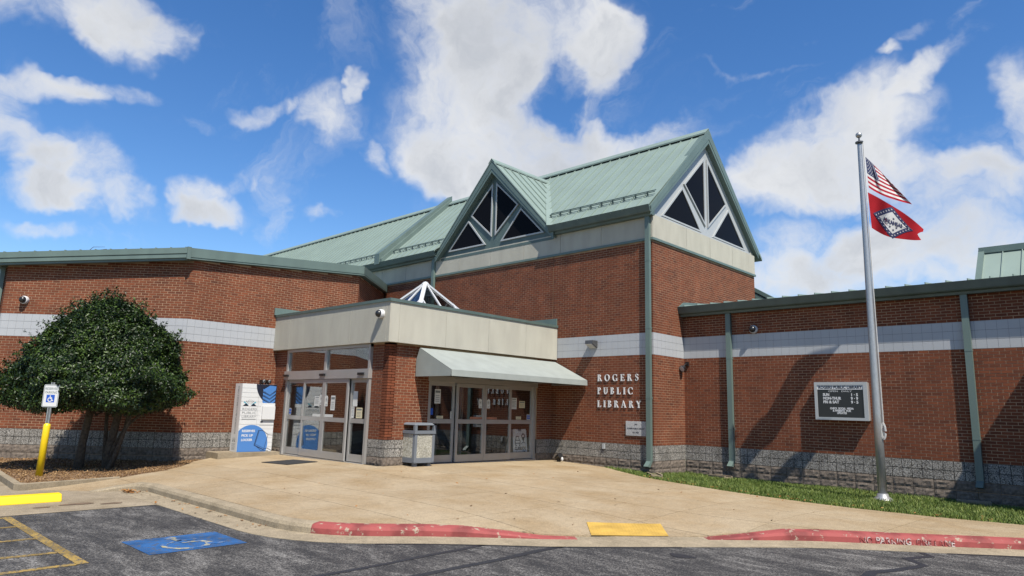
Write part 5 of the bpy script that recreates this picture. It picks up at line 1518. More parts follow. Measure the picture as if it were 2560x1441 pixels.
o = mb.build('stars', M['whitecloth'], ak); o['kind'] = 'stuff'
mb = MB()
for cx, cy in ((.47, .40), (.40, .68), (.52, .66), (.46, .76)): cloth_poly(mb, PA, [(cx + x * .62, cy + y) for x, y in star_pts(0, 0, .042, -90)], 0, .014)
vs, fs = text_mesh('ARKANSAS', .1 / .73, 'CENTER', 0, .005)
xs_ = [v[0] for v in vs]; k_ = .36 / (max(xs_) - min(xs_)); o = len(mb.v)
mb.add([tuple(PA(dc[0] + x * k_, dc[1] + .06 - y * 1.3, .015)) for x, y, _ in vs], fs)
mb.build('emblem_print', M['bluecloth'], ak)

# ------------------------------------------------------------------ pick up locker
LX, LXB, LY0, LY1, LZ0, LZ1 = -8.50, -8.93, -7.46, -6.45, -0.50, 1.36
mb = MB(); mb.prism([(-9.12, -8.02, -.72), (-8.36, -8.02, -.72), (-8.30, -7.4, -.72), (-8.30, -6.30, -.72), (-9.12, -6.30, -.72)], (0, 0, .215)); tag(mb.build('plinth', M['pad'], None, loc=(-8.7, -7.2, -.72)), 'low concrete plinth under the white locker', 'plinth')
lk = thing('parcel_locker', ((LX + LXB) / 2, (LY0 + LY1) / 2, LZ0), 'white pick up locker printed with blue circles and library lettering', 'locker')
mb = MB(); mb.box(LXB, LX - .02, LY0, LY1, LZ0, LZ1); mb.build('cabinet', M['white'], lk)
nrow = 15; rh = (LZ1 - LZ0) / nrow; ym = -6.965
for c, (ya, yb) in enumerate(((LY0, ym), (ym, LY1))):
    for r in range(nrow):
        za = LZ0 + r * rh
        mb = MB(); mb.box(LX - .025, LX, ya + .003, yb - .003, za + .003, za + rh - .003); mb.build('locker_door', M['white'], lk)
W_, HH = LY1 - LY0, LZ1 - LZ0
mb = MB(); pl = Plane2(mb, (LX, LY0, LZ0), (0, 1, 0), (0, 0, 1), (1, 0, 0), .0015)
def circ(cx, cy, rx, ry, mi, lift):
    p = clip_poly([(cx + rx * math.cos(t), cy + ry * math.sin(t)) for t in np.linspace(0, 2 * np.pi, 49)[:-1]], 0.002, 0.002, W_ - .002, HH - .002)
    pl.poly(p, mi, lift)
# print colours: 0 blue, 1 navy, 2 white, 3 teal, 4 grey
circ(.37, .21, .50, .52, 0, .0015); circ(W_ + .02, HH + .02, .63, .62, 1, .0016)
def G(zx, zy):
    """reads a point of the print: zx, zy on a 0..1000 grid of the front"""
    return (zx / 1000 * W_, (1 - zy / 1000) * HH)
for i in range(4):
    dy = 55 * i
    if i == 0: pl.poly([G(625, 75), G(800, 15), G(985, 25), G(985, 50), G(815, 125), G(635, 92)], 0, .003)
    pl.poly([G(600, 70 + dy), G(815, 122 + dy), G(985, 52 + dy), G(975, 95 + dy), G(815, 170 + dy), G(612, 112 + dy)], 0, .0031 + .0001 * i)
    if i < 3: pl.line([G(630, 108 + dy), G(812, 160 + dy), G(975, 88 + dy)], .012, 1, .0042)
# logo: open book of rays above two dark wedges
c0 = G(250, 325)
for a, l, w, mi in ((150, .20, .045, 3), (130, .17, .020, 4), (112, .165, .014, 4), (97, .17, .010, 4), (83, .17, .010, 4), (68, .165, .014, 4), (50, .17, .020, 4), (30, .20, .045, 3)):
    ca, sa = math.cos(math.radians(a)), math.sin(math.radians(a)); n_ = (-sa, ca)
    s0 = .035
    pl.poly([(c0[0] + ca * s0, c0[1] + sa * s0), (c0[0] + ca * l + n_[0] * w / 2, c0[1] + sa * l + n_[1] * w / 2), (c0[0] + ca * l - n_[0] * w / 2, c0[1] + sa * l - n_[1] * w / 2)], mi, .0021)
pl.poly([G(55, 330), G(225, 330), G(140, 290)], 1, .0022); pl.poly([G(280, 330), G(450, 330), G(360, 290)], 1, .0022)
for tx, y in (('ROGERS', 392), ('PUBLIC', 448), ('LIBRARY', 505)): pl.text(tx, .066, *G(255, y), 'CENTER', 4, fit=.415, lift=.0022)
pl.rect(*G(55, 528), *G(455, 520), 4, .0022)
for tx, y, w in (('RESERVES', 712, .375), ('PICK UP', 778, .325), ('LOCKER', 842, .32)): pl.text(tx, .062, *G(95, y), 'LEFT', 2, bold=.003, fit=w, lift=.0026)
bk = [(575, 690), (480, 905), (760, 975), (965, 755), (800, 690), (575, 690)]
pl.line([G(*p) for p in bk[:3]], .02, 1, .003); pl.line([G(598, 700), G(510, 890), G(770, 955)], .008, 1, .0033)
pl.line([G(575, 690), G(700, 690), G(860, 752), G(770, 965)], .011, 1, .0036); pl.line([G(860, 752), G(995, 760)], .009, 1, .0036)
pl.line([G(770, 965), G(860, 950), G(995, 1000 - 12)], .012, 1, .0036)
pl.line([G(480, 905), G(560, 930), G(700, 990), G(790, 985), G(900, 992)], .010, 1, .0039)
mb.build('front_print', [M['lockblue'], M['navy'], M['white'], M['teal'], M['greyink']], lk)
mb = MB(); ya, za = LY0 + .605 * W_, LZ0 + .475 * HH; mb.box(LX, LX + .07, ya, LY1 - .025, za, za + .195 * HH); mb.box(LX, LX + .012, ya - .03, LY1 - .01, za - .15, za + .195 * HH + .09); mb.build('touch_screen_hood', M['cream'] if False else M['white'], lk)
mb = MB(); mb.box(LX + .012, LX + .03, ya - .012, ya + .055, za - .075, za - .05); mb.build('card_reader', M['black'], lk)
mb = MB(); pl = Plane2(mb, (LXB, LY0, LZ0), (0, 0, 1), (-1, 0, 0), (0, -1, 0), .002)
pl.text('ROGERSPUBLICLIBRARY.ORG', .085, .48, -.255, 'LEFT', 0, fit=1.30)
pl2 = Plane2(mb, (LXB, LY0, LZ0), (1, 0, 0), (0, 0, 1), (0, -1, 0), .002)
for i, tx in enumerate(('ROGERS', 'PUBLIC', 'LIBRARY')): pl2.text(tx, .034, .2, .19 - i * .055, 'CENTER', 0, fit=.2)
pl2.rect(.10, .055, .30, .062); pl2.poly([(.10, .27), (.19, .27), (.145, .31)]); pl2.poly([(.21, .27), (.30, .27), (.255, .31)])
for a in (140, 115, 90, 65, 40): pl2.line([(.2 + .03 * math.cos(math.radians(a)), .28 + .03 * math.sin(math.radians(a))), (.2 + .13 * math.cos(math.radians(a)), .28 + .11 * math.sin(math.radians(a)))], .008)
mb.build('side_print', M['greyink'], lk)
# twin camera and sensor above it, on the wall
def wall_pod(y, lab):
    t = thing('security_camera', (-9.0, y, 1.42), lab, 'camera')
    mb = MB(); mb.box(-9.12, -8.95, y - .055, y + .055, 1.40, 1.50); mb.build('housing', M['black'], t)
    mb = MB(); mb.sphere((-8.93, y, 1.465), .045, 12, 8); mb.build('lens_ring', M['galv'], t, smooth=True)
    mb = MB(); mb.sphere((-8.905, y, 1.465), .034, 10, 7); mb.build('lens', M['black'], t, smooth=True)
wall_pod(-6.63, 'left of two small cameras above the white locker'); wall_pod(-6.46, 'right of two small cameras above the white locker')

# ------------------------------------------------------------------ litter bin
bx0, by1 = -4.02, -4.80
BX0, BX1, BY0, BY1 = -3.78, -3.13, -5.60, -4.98; bz = -0.575
lb = thing('litter_bin', ((BX0 + BX1) / 2, (BY0 + BY1) / 2, bz), 'grey square litter bin with pebbled panels and open slots under its lid', 'bin')
mb = MB(); w = .075
for x in (BX0, BX1 - w):
    for y in (BY0, BY1 - w): mb.box(x, x + w, y, y + w, bz + .12, bz + .80)
mb.box(BX0 + .004, BX1 - .004, BY0 + .004, BY1 - .004, bz + .10, bz + .22)
mb.build('frame', M['binframe'], lb)
for x in (BX0 + .1, BX1 - .1):
    for y in (BY0 + .1, BY1 - .1):
        mb = MB(); mb.box(x - .045, x + .045, y - .045, y + .045, bz, bz + .10); mb.build('foot', M['binframe'], lb)
for q in (('y', BY0), ('x', BX1), ('y', BY1), ('x', BX0)):
    mb = MB()
    if q[0] == 'y': mb.box(BX0 + w, BX1 - w, q[1] + .008 if q[1] == BY0 else q[1] - .03, q[1] + .03 if q[1] == BY0 else q[1] - .008, bz + .22, bz + .775)
    else: mb.box(q[1] - .03 if q[1] == BX1 else q[1] + .008, q[1] - .008 if q[1] == BX1 else q[1] + .03, BY0 + w, BY1 - w, bz + .22, bz + .775)
    mb.build('pebble_panel', M['binpanel'], lb)
mb = MB(); e = .018
mb.box(BX0 - e, BX1 + e, BY0 - e, BY1 + e, bz + .785, bz + .86)
for x in (BX0 - e, BX1 + e - .07):
    for y in (BY0 - e, BY1 + e - .07): mb.box(x, x + .07, y, y + .07, bz + .86, bz + .985)
mb.build('hood', M['binframe'], lb)
mb = MB()
cxm, cym = (BX0 + BX1) / 2, (BY0 + BY1) / 2
mb.hexa([(BX0 - e, BY0 - e, bz + .985), (BX1 + e, BY0 - e, bz + .985), (BX1 + e, BY1 + e, bz + .985), (BX0 - e, BY1 + e, bz + .985), (BX0 + .05, BY0 + .05, bz + 1.045), (BX1 - .05, BY0 + .05, bz + 1.045), (BX1 - .05, BY1 - .05, bz + 1.045), (BX0 + .05, BY1 - .05, bz + 1.045)])
lid = mb.build('lid', M['binframe'], lb); bv = lid.modifiers.new('round', 'BEVEL'); bv.width = .03; bv.segments = 3
mb = MB(); mb.box(BX0 + .05, BX1 - .05, BY0 + .05, BY1 - .05, bz + .3, bz + .80); mb.build('liner', M['black'], lb)

# ------------------------------------------------------------------ door mat
mb = MB(); mb.prism([(-6.58, -7.68, gz(-6.58, -7.68) + .004), (-5.40, -7.62, gz(-5.4, -7.62) + .004), (-5.58, -6.70, gz(-5.58, -6.7) + .004), (-6.60, -6.80, gz(-6.6, -6.8) + .004)], (0, 0, .012))
tag(mb.build('door_mat', M['mat'], None, loc=(-6.0, -7.2, -.58)), 'black rubber door mat on the paving before the left doors', 'mat')

# ------------------------------------------------------------------ bollard with parking sign
bx_, by_ = -6.96, -12.29
pb = thing('parking_sign', (bx_, by_, -.76), 'yellow bollard carrying a reserved parking sign on a steel post', 'sign')
lean = Vector((.02, .01, 1)).normalized()
mb = MB(); b0 = Vector((bx_, by_, -.85)); mb.tube([b0, b0 + lean * 1.10, b0 + lean * 1.14, b0 + lean * 1.155], [.066, .066, .055, .02], 16); mb.build('bollard', M['yellow'], pb, smooth=True)
tp = b0 + lean * 1.1
# the sign faces the parking bays, a little turned
sx_ = Vector((.66, .75, 0)).normalized(); sn = Vector((sx_.y, -sx_.x, 0)); su = Vector((.02, .0, 1)).normalized()
mb = MB(); mb.obox(tp + su * .42, sx_ * .004, sn * .012, su * .48)
for s in (-1, 1): mb.obox(tp + su * .42 + sx_ * .026 * s, sx_ * .010, sn * .016, su * .48)
mb.build('post', M['galv'], pb)
so = tp + su * .62 + sn * .022
def rrect(w, h, r, n=5):
    out = []
    for cx, cy, a in ((w - r, h - r, 0), (-w + r, h - r, 90), (-w + r, -h + r, 180), (w - r, -h + r, 270)):
        for i in range(n + 1): t = math.radians(a + 90 * i / n); out.append((cx + r * math.cos(t), cy + r * math.sin(t)))
    return out
mb = MB(); mb.prism([so + sx_ * x + su * y for x, y in rrect(.155, .232, .03)], sn * .004); mb.build('sign_plate', M['white'], pb)
mb = MB(); pl = Plane2(mb, so + sn * .004, sx_, su, sn, .001)
o_r = rrect(.147, .224, .026); i_r = rrect(.139, .216, .02)
for i in range(len(o_r)): j = (i + 1) % len(o_r); pl.poly([o_r[i], o_r[j], i_r[j], i_r[i]], 0)
pl.text('RESERVED', .048, 0, .125, 'CENTER', 0, fit=.25); pl.text('PARKING', .048, 0, .048, 'CENTER', 0, fit=.23)
mb.build('lettering', M['signgreen'], pb)
mb = MB(); pl = Plane2(mb, so + sn * .004, sx_, su, sn, .001); pl.rect(-.082, -.135, .082, .022, 0); access_symbol(pl, 0, -.055, .135, 1, .002, w=.13); mb.build('access_symbol', [M['signblue'], M['white']], pb)

# wheel stop
ws = MB(); xa, xb, ya, yb = -3.62, -3.42, -14.6, -12.70
prof = [(xa - .03, ZA), (xb + .03, ZA), (xb - .02, ZA + .125), (xa + .02, ZA + .135)]
ws.prism([(x, yb, z) for x, z in prof][::-1], (0, ya - yb, 0)); o = ws.build('wheel_stop', M['yellow'], None, loc=(-3.5, -13.6, ZA)); tag(o, 'yellow painted concrete wheel stop at the end of the parking bay', 'wheel stop')
bv = o.modifiers.new('round', 'BEVEL'); bv.width = .018; bv.segments = 2
mb = MB()
for cx, cy, rx, ry in ((-2.95, -12.6, .10, .28), (-2.75, -12.15, .08, .18), (-2.85, -13.1, .06, .13)):
    mb.poly([(cx + rx * math.cos(t) * (1 + .15 * math.sin(3 * t)), cy + ry * math.sin(t) * (1 + .1 * math.cos(2 * t)), ZA + .009) for t in np.linspace(0, 6.283, 19)[:-1]])
structure(mb.build('oil_stains', mat('oil_stain', (.15, .10, .06), .7, .2, 9)))

# tactile paving with its domes
tz = lambda x, y: gz(x, y)
q = [(3.56, -7.62), (4.09, -8.21), (4.77, -7.33), (4.30, -6.77)]
tq = [np.array(p) for p in q]
PT = lambda u, v: (tq[0] * (1 - u) + tq[3] * u) * (1 - v) + (tq[1] * (1 - u) + tq[2] * u) * v
mb = MB(); nu, nv = 8, 5
for i in range(nu):
    for j in range(nv):
        c = [PT(i / nu, j / nv), PT(i / nu, (j + 1) / nv), PT((i + 1) / nu, (j + 1) / nv), PT((i + 1) / nu, j / nv)]
        mb.quad(*[(p[0], p[1], gz(*p) + .009) for p in c])
tact = structure(mb.build('tactile_paving', M['tactile']))
mb = MB()
for i in range(24):
    for j in range(15):
        p = PT((i + .5) / 24, (j + .5) / 15); z = gz(*p) + .009
        n0 = len(mb.v); mb.v.append((p[0], p[1], z + .006))
        for k in range(6): a = k * math.pi / 3; mb.v.append((p[0] + .013 * math.cos(a), p[1] + .013 * math.sin(a), z))
        for k in range(6): mb.f.append((n0, n0 + 1 + k, n0 + 1 + (k + 1) % 6)); mb.m.append(0)
o = mb.build('domes', M['tactile'], tact); o['kind'] = 'stuff'

# ------------------------------------------------------------------ planting bed with its kerb, chips and holly
BED = [(-5.34, -12.93), (-5.78, -11.15), (-6.02, -10.72), (-6.50, -10.04), (-7.3, -9.36), (-8.40, -8.62), (-8.9, -8.0), (-9.12, -8.0), (-9.12, -8.9), (-12.66, -12.42), (-14, -12.42), (-14, -12.72), (-9, -12.72)]
mb = MB()
kb = [(-14, -12.80), (-9.2, -12.78), (-5.42, -13.0), (-5.26, -12.93), (-5.70, -11.15)]
ki = [(-14, -12.68), (-9.2, -12.66), (-5.58, -12.87), (-5.44, -12.80), (-5.84, -11.12)]
for i in range(len(kb) - 1):
    a, b_, c, d = kb[i], kb[i + 1], ki[i + 1], ki[i]
    h = [-.735, -.735, -.735, -.735, -.735]
    t0, t1 = h[i], h[i + 1]
    mb.hexa([(*a, -1.0), (*b_, -1.0), (*c, -1.0), (*d, -1.0), (*a, t0), (*b_, t1), (*c, t1 + .004), (*d, t0 + .004)])
structure(mb.build('bed_kerb', M['walk2']))
bm = bmesh.new(); f = bm.faces.new([bm.verts.new((x, y, 0)) for x, y in BED]); bmesh.ops.triangulate(bm, faces=[f])
for _ in range(3):
    lng = [e for e in bm.edges if e.calc_length() > 0.5]
    if lng: bmesh.ops.subdivide_edges(bm, edges=lng, cuts=1); bmesh.ops.triangulate(bm, faces=bm.faces)
bedz = lambda x, y: -.765 + .045 * smoothstep(-12.0, -8.5, y) + .02 * math.sin(x * 2.3) * math.sin(y * 1.9)
for v in bm.verts: v.co.z = bedz(v.co.x, v.co.y)
me = bpy.data.meshes.new('planting_bed'); bm.to_mesh(me); bm.free(); me.materials.append(M['mulchbase'])
if sum(pp.normal.z for pp in me.polygons) < 0: me.flip_normals()
o = bpy.data.objects.new('planting_bed', me); col.objects.link(o); structure(o)
n = 15000
X = rng.uniform(-13.5, -5.3, n); Y = rng.uniform(-12.9, -8, n); k = inside(BED, X, Y); X, Y = X[k], Y[k]; n = len(X)
Zb = np.array([bedz(x, y) for x, y in zip(X, Y)])
sz = rng.uniform(.012, .034, n)
R3 = rng.normal(size=(n, 3, 3)); 
base6 = np.array([(1, 0, 0), (-1, 0, 0), (0, .62, 0), (0, -.62, 0), (0, 0, .42), (0, 0, -.42)])
qx, _ = np.linalg.qr(R3)
qx[:, 2, :] *= .6
V = np.einsum('kj,njm->nkm', base6, qx) * sz[:, None, None] + np.stack([X, Y, Zb + .008], 1)[:, None, :]
F8 = np.array([(0, 2, 4), (2, 1, 4), (1, 3, 4), (3, 0, 4), (2, 0, 5), (1, 2, 5), (3, 1, 5), (0, 3, 5)])
F = (np.arange(n)[:, None, None] * 6 + F8[None]).reshape(-1, 3)
g = raw_mesh('mulch', V.reshape(-1, 3), F, M['mulch']); tag(g, 'brown bark chips covering the bed under the holly', 'mulch', kind='stuff')

# holly: several trunks and a dense domed crown
TX, TY, TZ = -8.32, -10.92, -0.74
ht = thing('holly_tree', (TX, TY, TZ), 'clipped dark green holly with several trunks before the brick wall', 'tree')
crown_c = Vector((TX + .02, TY + .05, 0)); LATR = cr2; DEP = cf2
def trunk(pts, r, par): mb = MB(); mb.tube(pts, r, 9); return mb.build('trunk', M['bark'], par, smooth=True)
tq_ = lambda l, d, z: Vector((TX, TY, 0)) + LATR * l + DEP * d + Vector((0, 0, z))
trunk([tq_(-.28, -.15, -.80), tq_(-.26, -.15, -.2), tq_(-.2, -.1, .55), tq_(-.1, 0, 1.5)], [.115, .088, .08, .05], ht)
trunk([tq_(.24, .1, -.80), tq_(.25, .1, -.3), tq_(.36, .1, .55), tq_(.45, .1, 1.5)], [.125, .095, .08, .05], ht)
trunk([tq_(.32, .0, -.80), tq_(.42, 0, -.25), tq_(.62, 0, .2), tq_(.95, .05, .52), tq_(1.4, .1, .9)], [.07, .05, .04, .032, .022], ht)
trunk([tq_(.30, .15, -.80), tq_(.48, .2, 0), tq_(.58, .2, .9)], [.06, .038, .03], ht)
trunk([tq_(.12, .2, -.80), tq_(.06, .2, -.1), tq_(.0, .2, .8)], [.06, .045, .035], ht)
trunk([tq_(.38, -.1, -.80), tq_(.5, -.1, -.45), tq_(.75, -.1, .35), tq_(.8, -.1, .8)], [.06, .04, .03, .025], ht)
NL = 95000
def crown_pts(n):
    """points near the surface of the crown: a dome flattened below, lumpy all over"""
    a = rng.uniform(0, 2 * np.pi, n); v = rng.uniform(-1, 1, n)
    z01 = (v + 1) / 2                                   # height fraction
    z01 = z01 ** 0.9
    # half-width by height (fractions of the picture outline), wide low, domed top
    hs = np.array([0, .06, .16, .30, .45, .60, .74, .86, .94, .985, 1.0]); ws_ = np.array([.64, .92, 1.0, .95, .83, .72, .59, .42, .27, .13, .02])
    w = np.interp(z01, hs, ws_)
    lump = 1 + .11 * np.sin(3 * a + 5 * z01 + 1) * np.sin(7 * z01 + 2 * a) + .075 * np.sin(7 * a + 9 * z01) * np.sin(11 * z01 - a) + .05 * np.sin(13 * a - 17 * z01) * np.sin(21 * z01 + 3 * a)
    dep = 1 - np.abs(rng.normal(0, .075, n)) - .32 * (rng.random(n) < .14) * rng.random(n)
    lx = np.cos(a) * w * 1.97 * lump * dep - .10 + .10 * (z01 - .5); dy = np.sin(a) * w * 1.78 * lump * dep - .05
    # overhang of the left lower side, slimmer at the right shoulder
    lx = np.where(lx < 0, lx * (.985 + .09 * (1 - z01)), lx * (0.97 + .10 * np.exp(-((z01 - .62) / .12) ** 2)))
    zz = .54 + (3.17 - .54) * z01 + .06 * np.sin(4 * a) * (1 - z01) + rng.normal(0, .03, n)
    return lx, dy, zz, a
lx, dy, zz, aa = crown_pts(NL)
Pc = np.stack([TX + LATR.x * lx + DEP.x * dy, TY + LATR.y * lx + DEP.y * dy, zz], 1)
nrm = np.stack([LATR.x * lx / 2.2 + DEP.x * dy / 1.7, LATR.y * lx / 2.2 + DEP.y * dy / 1.7, (zz - 1.2) / 1.6 + .25], 1)
# sprigs standing out of the outline
ns = 560
sl, sd, sz_, sa_ = crown_pts(ns)
sp = []; sn_ = []
for i in range(ns):
    p = np.array([TX + LATR.x * sl[i] + DEP.x * sd[i], TY + LATR.y * sl[i] + DEP.y * sd[i], sz_[i]]); d = np.array([LATR.x * sl[i] / 2.2 + DEP.x * sd[i] / 1.7, LATR.y * sl[i] / 2.2 + DEP.y * sd[i] / 1.7, .5 + .5 * rng.random()]); d /= np.linalg.norm(d)
    reach = rng.uniform(.008, .019)
    for k in range(18): sp.append(p + d * (.02 + reach * k) + rng.normal(0, .024, 3)); sn_.append(d + rng.normal(0, .5, 3))
Pc = np.concatenate([Pc, np.array(sp)]); nrm = np.concatenate([nrm, np.array(sn_)]); n = len(Pc)
# the sign stands clear of the leaves but for its right edge
rel = Pc[:, :2] - np.array([bx_, by_]); lat_s = rel[:, 0] * cr2.x + rel[:, 1] * cr2.y; dep_s = rel[:, 0] * cf2.x + rel[:, 1] * cf2.y
keep = ~((np.abs(lat_s - .01) < .30) & (dep_s < .12) & (Pc[:, 2] < 1.35)) | ((lat_s > .13) & (lat_s < .3) & (Pc[:, 2] < 1.2) & (dep_s > -.12))
Pc, nrm = Pc[keep], nrm[keep]; n = len(Pc)
nrm /= np.linalg.norm(nrm, axis=1)[:, None]
nrm = nrm + rng.normal(0, .55, (n, 3)); nrm /= np.linalg.norm(nrm, axis=1)[:, None]
t1 = np.cross(nrm, rng.normal(size=(n, 3))); t1 /= np.linalg.norm(t1, axis=1)[:, None]; t2 = np.cross(nrm, t1)
L_ = rng.uniform(.024, .044, n)[:, None]; Wd = L_ * rng.uniform(.42, .55, n)[:, None]
V = np.zeros((n, 4, 3)); V[:, 0] = Pc - t1 * L_; V[:, 1] = Pc + t2 * Wd + nrm * L_ * .22; V[:, 2] = Pc + t1 * L_; V[:, 3] = Pc - t2 * Wd + nrm * L_ * .22
F = np.concatenate([np.arange(n)[:, None] * 4 + np.array([[0, 2, 1]]), np.arange(n)[:, None] * 4 + np.array([[0, 3, 2]])])
cr_o = raw_mesh('crown', V.reshape(-1, 3) - np.array([TX, TY, TZ]), F, M['leaf']); cr_o.parent = ht
# dark twiggy middle, so no light shows straight through
mb = MB()
for i in range(90):
    l, d, z, a = [q[0] for q in crown_pts(1)]
    s = tq_(rng.uniform(-.2, .5), rng.uniform(-.1, .2), rng.uniform(.4, 1.4)); e = tq_(l * .9, d * .9, z * .95)
    mb.tube([s, s.lerp(e, .5) + Vector((0, 0, .12)), e], [.022, .014, .006], 4)
mb.build('branches', M['bark'], ht)['kind'] = 'stuff'
lx, dy, zz, aa = crown_pts(22000)
f = rng.uniform(.55, .9, 22000); Pi = np.stack([TX + (LATR.x * lx + DEP.x * dy) * f, TY + (LATR.y * lx + DEP.y * dy) * f, 1.3 + (zz - 1.3) * f], 1); n = len(Pi)
t1 = rng.normal(size=(n, 3)); t1 /= np.linalg.norm(t1, axis=1)[:, None]; t2 = np.cross(t1, rng.normal(size=(n, 3))); t2 /= np.linalg.norm(t2, axis=1)[:, None]
V = np.stack([Pi - t1 * .06, Pi + t2 * .04, Pi + t1 * .06, Pi - t2 * .04], 1); F = np.arange(n)[:, None] * 4 + np.array([[0, 1, 2, 3]])
io = raw_mesh('inner_foliage', V.reshape(-1, 3) - np.array([TX, TY, TZ]), F, M['leaf']); io.parent = ht; io['kind'] = 'stuff'

# ------------------------------------------------------------------ cameras, lamps and small fittings on the walls
def dome_camera(pos, outw, lab):
    p, o_ = Vector(pos), Vector(outw).normalized(); t = thing('dome_camera', pos, lab, 'camera')
    side = o_.cross(Vector((0, 0, 1))).normalized()
    mb = MB(); mb.tube([p - o_ * .0, p + o_ * .05, p + o_ * .085, p + o_ * .10], [.108, .112, .108, .095], 18); mb.build('mount', M['white'], t, smooth=False)
    mb = MB(); mb.sphere(p + o_ * .105, .090, 16, 10); mb.build('dome', M['black'], t, smooth=True)
aw_ = Vector((S2, -S2, 0)); apos = Vector((*C0, 3.42)) + Vector((-S2, -S2, 0)) * 4.43
dome_camera(tuple(apos), aw_, 'black dome camera on the left wing wall above the holly')
dome_camera((-3.72, CY0 - .0, 3.07), (0, -1, 0), 'black dome camera on the pale canopy front near its corner')
dome_camera((2.13, 1.645, 3.16), (0, -1, 0), 'black dome camera above the grey band of the right wing')
# wedge shaped wall light
wl = thing('wall_light', (-2.02, 0, 2.72), 'wedge shaped wall light on the grey tile band above the letters', 'lamp')
mb = MB(); mb.prism([(-2.15, 0, 2.70), (-2.15, -.03, 2.69), (-2.15, -.26, 2.80), (-2.15, -.24, 2.90), (-2.15, 0, 2.90)], (.27, 0, 0)); mb.build('housing', M['bronze'], wl)
mb = MB(); mb.prism([(-2.13, -.035, 2.686), (-2.13, -.255, 2.79), (-2.13, -.26, 2.785), (-2.13, -.04, 2.68)], (.23, 0, 0)); mb.build('lens', M['lampglass'], wl)
# flood lamp in the inner corner
fl = thing('flood_lamp', (.09, 1.55, 2.1), 'small black twin headed flood lamp in the brick inner corner', 'lamp')
mb = MB(); mb.box(.06, .16, 1.60, 1.645, 2.22, 2.34); mb.tube([(.11, 1.6, 2.28), (.11, 1.50, 2.25), (.10, 1.44, 2.20)], .02, 8); mb.build('bracket', M['black'], fl)
mb = MB(); c = Vector((.10, 1.40, 2.15)); d = Vector((-.25, -.75, -.5)).normalized(); mb.tube([c - d * .09, c - d * .03, c + d * .05], [.03, .075, .095], 14); mb.build('head', M['black'], fl)
mb = MB(); mb.tube([c + d * .05, c + d * .056], [.086, .082], 14); mb.build('lens', M['white'], fl)
# ground spotlight by the doors
gs = thing('ground_spotlight', (-3.05, -.28, -.60), 'small black spotlight on the paving by the right doors', 'lamp')
mb = MB(); mb.box(-3.10, -3.02, -.32, -.24, -.625, -.52); mb.build('stake', M['black'], gs)
mb = MB(); c = Vector((-3.05, -.30, -.47)); d = Vector((.75, -.2, .35)).normalized(); mb.tube([c - d * .13, c + d * .10], [.055, .085], 12); mb.build('head', M['black'], gs)
mb = MB(); c2 = Vector((-2.88, -.34, -.53)); mb.sphere(c2, .045, 10, 7, sc=(.8, .8, 1.3)); mb.build('reflector', M['white'], gs)
# outlet on the base of the letter wall
ob = thing('outlet_box', (-1.63, -.02, -.16), 'pale electrical outlet box on the grey stone base', 'outlet')
mb = MB(); mb.box(-1.67, -1.59, -.05, -.014, -.17, -.03); mb.build('cover', M['alu_light'], ob)
# splash blocks under the downspouts, dry leaves
def splash(x, y, rz, lab):
    z = gz(x, y) - .02; mb = MB(); u = Vector((math.cos(rz), math.sin(rz), 0)); v = Vector((-u.y, u.x, 0)); c = Vector((x, y, z + .03))
    mb.obox(c, u * .30, v * .14, Vector((0, 0, .035))); mb.obox(c + v * .12 + Vector((0, 0, .05)), u * .30, v * .025, Vector((0, 0, .02))); mb.obox(c - v * .12 + Vector((0, 0, .05)), u * .30, v * .025, Vector((0, 0, .02)))
    t = thing('splash_block', (x, y, z), lab, 'splash block', 'concrete splash blocks under the downspouts'); mb.build('slab', M['pad'], t)
splash(1.25, 1.22, -.35, 'concrete splash block in the grass under the downspout left of the notice cabinet')
splash(6.9, 1.15, .2, 'concrete splash block in the grass under the rightmost downspout')
splash(.28, -.45, -.8, 'concrete splash block in the grass at the tower corner')
def scatter_leaves(n, fx, lab, name='fallen_leaves'):
    V, F = [], []
    for i in range(n):
        x, y, z = fx(); a = rng.uniform(0, 6.28); l = rng.uniform(.015, .04); u = np.array([math.cos(a), math.sin(a), rng.uniform(-.3, .5)]) * l; v = np.array([-math.sin(a), math.cos(a), rng.uniform(-.2, .6)]) * l * .5; c = np.array([x, y, z + .008])
        o = len(V); V += [c - u, c + v, c + u, c - v]; F.append((o, o + 1, o + 2, o + 3))
    me = bpy.data.meshes.new(name); me.from_pydata([tuple(v) for v in V], [], F); me.materials.append(M['dryleaf']); o = bpy.data.objects.new(name, me); col.objects.link(o); tag(o, lab, 'leaves', kind='stuff')
def gutter_leaf():
    i = int(rng.integers(3, 14)); p = LIP[i] * (f := rng.random() ** 2) + GUT[i] * (1 - f); p = LIP[i] + (GUT[i] - LIP[i]) * rng.random() ** 2.2 + rng.normal(0, .05, 2)
    return p[0], p[1], ZA + .02
scatter_leaves(70, gutter_leaf, 'dry brown leaves blown into the gutter along the kerb')
def heap_leaf(): x, y = -4.05 + rng.normal(0, .13), -11.5 + rng.normal(0, .05); return x, y, ZA + .02 + abs(rng.normal(0, .015))
scatter_leaves(90, heap_leaf, 'small heap of dry leaves at the kerb end')
def walk_leaf():
    while True:
        x, y = rng.uniform(-4, 9), rng.uniform(-10.5, -2)
        if inside(walk, np.array([x]), np.array([y]))[0]: return x, y, gz(x, y)
scatter_leaves(60, walk_leaf, 'scattered dry leaf crumbs on the paving')
def lawn_leaf():
    i = int(rng.integers(2, len(GRASS) - 4)); f = rng.random(); x = GRASS[i][0] * (1 - f) + GRASS[i + 1][0] * f; y = GRASS[i][1] * (1 - f) + GRASS[i + 1][1] * f + abs(rng.normal(0, .18)) - .05
    return x, y, gz(x, y) + .03
scatter_leaves(120, lawn_leaf, 'dry leaves caught along the edge of the lawn')
